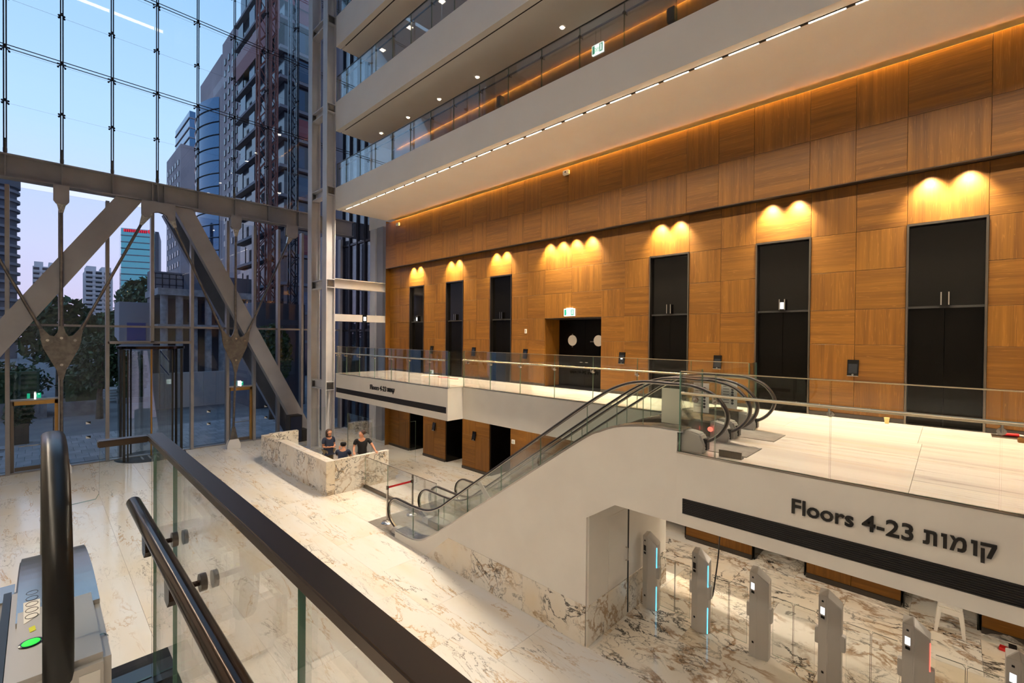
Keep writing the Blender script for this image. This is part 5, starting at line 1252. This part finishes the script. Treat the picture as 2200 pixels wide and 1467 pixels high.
hedge(-42, -39, -3.5, 0.2, 0.9, 3.0, 11, 'dark clipped hedge in a low planter, far left'); hedge(-41, -38.5, 1.0, 2.75, 0.8, 2.7, 12, 'dark hedge in a low planter beside the plaza steps'); hedge(-46, -43, 4.1, 5.6, 0.3, 3.4, 13, 'dark hedge seen through the revolving door')
pt = thing('planter_box', (-30.2, -0.55, -0.06), 'tall dark planter with leafy plant outside the left door', 'planter')
MB().box(-30.6, -29.9, -0.95, -0.3, -0.06, 0.9).build('box', 'black_matt', pt); leaves((-30.25, -0.62, 1.3), (0.55, 0.5, 0.7), 500, 15, 0.13).build('foliage', 'leaf_dark', pt, kind='stuff')
for k in range(5): 
    MB().box(-44.5-0.45*k, -44.0-0.45*k, 2.6, 4.2, -0.06, 0.1+0.16*k).build('stair_step', 'slab_edge', gr)
hw = thing('site_hoarding', (-38, 7.0, -0.06), 'pale site hoarding wall across the plaza', 'fence')
for k in range(6): MB().box(-38.1, -38.0, 5.1+0.75*k, 5.84+0.75*k, -0.06, 2.35).build('hoarding_panel', 'hoarding', hw)
fl = thing('flag', (-37.6, 5.6, -0.06), 'white flag with blue stripes hanging beyond the revolving door', 'flag')
MB().cyl((-37.6, 5.55, -0.06), (-37.6, 5.55, 4.2), 0.03, n=8).build('pole', 'stainless', fl, smooth=True)
m = MB(); vs = []; 
for i in range(9):
    for j in range(5): vs.append((-37.6+0.06*math.sin(i*1.3), 5.58+0.06*i, 4.0-0.3*j-0.09*i))
fs = [(i*5+j, (i+1)*5+j, (i+1)*5+j+1, i*5+j+1) for i in range(8) for j in range(4)]
clo = m.raw(vs, fs).build('cloth', 'paper_white', fl, smooth=True)
for j in (0, 3):
    m = MB(); m.raw([(p[0]+0.004, p[1], p[2]-(0.1 if k % 5 == j else 0.0)+(0.08 if k % 5 == j+1 else 0)) for k, p in enumerate(vs)], [(i*5+j, (i+1)*5+j, (i+1)*5+j+1, i*5+j+1) for i in range(8)]); m.build('stripe', 'blue_banner', clo)
# ---- concrete colonnade and low buildings
cn = thing('concrete_building', (-62, 10, -0.06), 'unfinished concrete building with columns behind the plaza', 'building')
MB().box(-66, -58, 8.4, 19.0, 9.0, 9.7).build('upper_slab', 'concrete', cn); MB().box(-66, -58, 8.4, 19.0, 5.6, 6.0).build('lower_slab', 'concrete', cn); MB().box(-66, -64, 8.6, 19.0, -0.06, 12).build('back_wall', 'tower_dark', cn)
for k in range(7): MB().cyl((-58.6, 9.0+1.3*k, -0.06), (-58.6, 9.0+1.3*k, 9.0), 0.33, n=14).build('column', 'concrete', cn, smooth=True)
for k in range(5):
    m = MB(); y = 8.7+0.62*k
    MB().box(-62, -61.9, y, y+0.1, 9.7, 11.6).build('scaffold_post', 'window_dark', cn)
for z in (10.3, 11.0, 11.5): MB().box(-62, -61.9, 8.7, 11.3, z, z+0.1).build('scaffold_bar', 'window_dark', cn)
MB().box(-64, -60, 5.6, 8.3, -0.06, 8.2).build('side_block', 'tower_stone', cn); MB().box(-59.99, -59.95, 6.2, 7.7, 4.3, 6.1).build('banner', 'blue_banner', cn)
for k in range(5): MB().box(-63.98, -63.9, 12.0+1.4*k, 13.0+1.4*k, 6.4, 8.6).build('window', 'tower_glass', cn)
MB().box(-40, -34, 10.2, 13.5, -0.06, 7.2).build('shed_wall', 'tower_dark', cn)

def tower(label, name, x0, x1, y0, y1, z1, wall_m, cat='building'):
    t = thing(name, ((x0+x1)/2, (y0+y1)/2, -0.06), label, cat)
    MB().box(x0, x1, y0, y1, -0.06, z1).build('walls', wall_m, t); return t
def grid_windows(t, face, a0, a1, na, z0, z1, nz, m_, frac=(0.5, 0.55), at=0, depth=0.15):
    # rows of far windows, joined because each is only a few pixels
    m = MB()
    for i in range(na):
        for j in range(nz):
            a = a0+(a1-a0)*(i+0.5)/na; z = z0+(z1-z0)*(j+0.5)/nz; da = (a1-a0)/na*frac[0]/2; dz = (z1-z0)/nz*frac[1]/2
            if face == 'x': m.box(at, at+depth, a-da, a+da, z-dz, z+dz)
            else: m.box(a-da, a+da, at-depth, at, z-dz, z+dz)
    return m.build('windows', m_, t, kind='stuff')
# stone office tower (right of centre)
t = tower('tall grey stone tower with rows of small square windows', 'office_tower', -95, -78, 23.0, 30, 57.0, 'tower_stone')
grid_windows(t, 'y', -94, -78.5, 7, 20, 54, 17, 'window_dark', (0.35, 0.5), 23.0); grid_windows(t, 'x', 23.3, 29, 4, 20, 54, 17, 'window_dark', (0.35, 0.5), -78)
MB().box(-88, -80, 22.95, 23.0, 49.5, 54.5).build('roof_opening', 'window_dark', t)
# tower with curved glass front
t = tower('tower with a curved glass front under a slanted stone crown', 'curved_tower', -128, -110, 26.5, 34, 63.3, 'tower_stone')
m = MB(); n = 14; vs = []
for k in range(n+1):
    a = k/n; x = -127+15.5*a; y = 26.4-2.2*math.sin(math.pi*min(1, a*0.95+0.05))**0.8
    vs += [(x, y, 0), (x, y, 55)]
fs = [(2*k, 2*k+2, 2*k+3, 2*k+1) for k in range(n)]+[(2*n, 0, 1, 2*n+1)]
cg = m.raw(vs, fs).build('curved_glass', 'tower_glass', t, smooth=True)
for j in range(16):
    z = 12+2.7*j; pts = [(-127+15.5*k/n, 26.33-2.2*math.sin(math.pi*min(1, k/n*0.95+0.05))**0.8, z) for k in range(n+1)]
    MB().tube(pts, 0.13, 4).build('floor_band', 'window_dark', cg)
grid_windows(t, 'x', 26.8, 33.5, 3, 20, 58, 13, 'window_dark', (0.4, 0.5), -110)
# lower towers behind
t = tower('narrow blue glass tower rising behind the curved tower', 'glass_tower', -202, -180, 34.3, 43, 78, 'tower_glass')
for j in range(14): MB().box(-202.2, -179.8, 34.1, 43.2, 34+3.2*j, 34.3+3.2*j).build('floor_band', 'tower_stone', t)
t = tower('short stone tower left of the curved tower', 'stone_tower', -175, -155, 27.5, 36, 58, 'tower_stone')
grid_windows(t, 'y', -174, -156, 5, 20, 55, 11, 'window_dark', (0.4, 0.45), 27.5)
# construction tower with lattice masts
t = tower('dark tower under construction with open floors and red panels', 'construction_tower', -75, -58, 20.5, 40, 60, 'window_dark')
for j in range(14):
    z = 4+3.5*j; MB().box(-75.6, -57.4, 19.8, 40, z, z+0.35).build('floor_slab', 'slab_dim', t)
    for k in range(4): 
        if (j*3+k) % 3: 
            y = 20.4+1.6*k; MB().box(-57.6, -57.45, y, y+(0.7 if (j+k) % 2 else 1.2), z+0.4, z+2.8).build('facade_panel', 'panel_red' if (j+k) % 4 == 0 else 'glass_dim', t)
    for k in range(3):
        x = -74+5.0*k+1.2*(j % 2); MB().box(x, x+2.2, 19.86, 20.0, z+0.4, z+2.6).build('facade_panel', 'glass_dim' if (j+k) % 2 else 'window_dark', t)
MB().raw([(-75.7, 19.7, 41), (-57.3, 19.7, 41), (-57.3, 19.7, 44.5), (-75.7, 19.7, 44.5), (-75.7, 19.6, 41), (-57.3, 19.6, 41), (-57.3, 19.6, 44.5), (-75.7, 19.6, 44.5)], [(0,3,2,1),(4,5,6,7),(0,1,5,4),(1,2,6,5),(2,3,7,6),(3,0,4,7)]).build('safety_screen', 'panel_red', t)
MB().box(-57.3, -57.2, 19.6, 40, 44.5, 48).build('safety_screen', 'panel_red', t)
def mast(x, y, w_, z1, m_, label):
    t = thing('lattice_mast', (x, y, -0.06), label, 'crane mast', 'lattice masts')
    for a in (-1, 1):
        for b in (-1, 1): MB().box(x+a*w_/2-0.07, x+a*w_/2+0.07, y+b*w_/2-0.07, y+b*w_/2+0.07, -0.06, z1).build('chord', m_, t)
    m = MB(); z = 6.0; s_ = 1
    while z < z1-w_*1.6:
        for a, b, c, d in ((-1, -1, 1, -1), (1, -1, 1, 1), (-1, 1, 1, 1), (-1, -1, -1, 1)):
            p0 = (x+a*w_/2, y+b*w_/2, z); p1 = (x+c*w_/2, y+d*w_/2, z+w_*1.5)
            if s_ < 0: p0, p1 = (p0[0], p0[1], p1[2]), (p1[0], p1[1], p0[2])
            m.cyl(p0, p1, 0.05, n=4)
        z += w_*1.5; s_ = -s_
    m.build('lacing', m_, t, kind='stuff')
mast(-50, 15.6, 0.85, 46, 'crane_red', 'red lattice crane mast standing left of the construction tower'); mast(-50, 16.6, 0.6, 46, 'crane_red', 'slimmer red lattice mast beside the crane mast'); mast(-52, 19.3, 0.7, 50, 'window_dark', 'dark lattice hoist mast on the construction tower')
# teal glass tower with red roof lettering
t = thing('teal_tower', (-235, 28, -0.06), 'teal glass office tower with a red roof sign', 'building')
MB().prism([(-232, 22.2), (-228, 32.0), (-250, 36), (-256, 24)], 'z', -0.06, 46).build('glass_body', 'teal_glass', t)
for j in range(15):
    z = 8+2.5*j; MB().prism([(-231.7, 22.1), (-227.7, 32.0), (-228.2, 32.2), (-232.2, 22.3)], 'z', z, z+0.35).build('floor_band', 'tower_stone' if j % 4 else 'tower_dark', t)
MB().prism([(-227.9, 32.1), (-227.9, 33.3), (-249, 37.2), (-250, 36)], 'z', -0.06, 45.6).build('side_fin', 'tower_dark', t)
q = random.Random(5)
for k in range(11):
    y = 22.9+0.62*k; x = -231.4+0.408*(y-22.9)*1.0
    MB().box(x, x+0.3, y, y+0.42, 44.6, 45.5+0.25*q.random()).build('sign_letter', 'sign_red', t)
MB().sphere((-228.0, 30.5, 45.2), (0.4, 0.8, 0.8), 12, 8).build('sign_emblem', 'sign_red', t, smooth=True)
for k in range(14): MB().box(-231.9+0.3*q.random(), -231.0, 22.6+0.65*k, 22.9+0.65*k, 19.5+q.random()*1.5, 20.0+q.random()*2).build('lit_window', 'lit_window', t)
# two pale housing towers
for n_, (y0, y1) in enumerate(((-2.0, 7.3), (17.2, 28.2))):
    t = tower(['pale housing tower behind the left tie rods', 'pale housing tower right of the left brace'][n_], 'housing_tower', -350, -330, y0, y1, 38.5, 'tower_white')
    for k in range(2): MB().box(-348, -332, y0+0.5+k*(y1-y0)*0.55, y0+(y1-y0)*0.4+k*(y1-y0)*0.55, 38.5, 41).build('roof_block', 'tower_white', t)
    for k, f_ in enumerate((0.02, 0.36, 0.68)):
        a = y0+(y1-y0)*f_; b = a+(y1-y0)*0.24
        for j in range(14): MB().box(-330, -329.0, a, b, 4+2.4*j, 4.9+2.4*j).build('balcony', 'slab_edge', t)
        grid_windows(t, 'x', a, b, 1, 4.9, 38.5, 14, 'window_dark', (0.95, 0.55), -330, 0.1)
# rounded tower with balconies at the left edge
t = thing('round_tower', (-133, -6.2, -0.06), 'round residential tower with stacked balconies at the left edge', 'building')
MB().lathe((-133, -6.2, -0.06), [(3.3, 0), (3.3, 33.0), (3.8, 33.2), (3.8, 35.5)], 28).build('core', 'tower_dark', t, smooth=True)
for j in range(17): MB().lathe((-133, -6.2, 4+1.75*j), [(3.4, 0), (3.75, 0.05), (3.75, 0.55), (3.4, 0.6)], 28).build('balcony_ring', 'tower_stone', t, smooth=True)
MB().box(-28, -27, 11.5, 30, -0.06, 40).build('wall_neighbour', 'tower_dark', None, 'dark neighbouring wall outside the side glazing', 'wall')
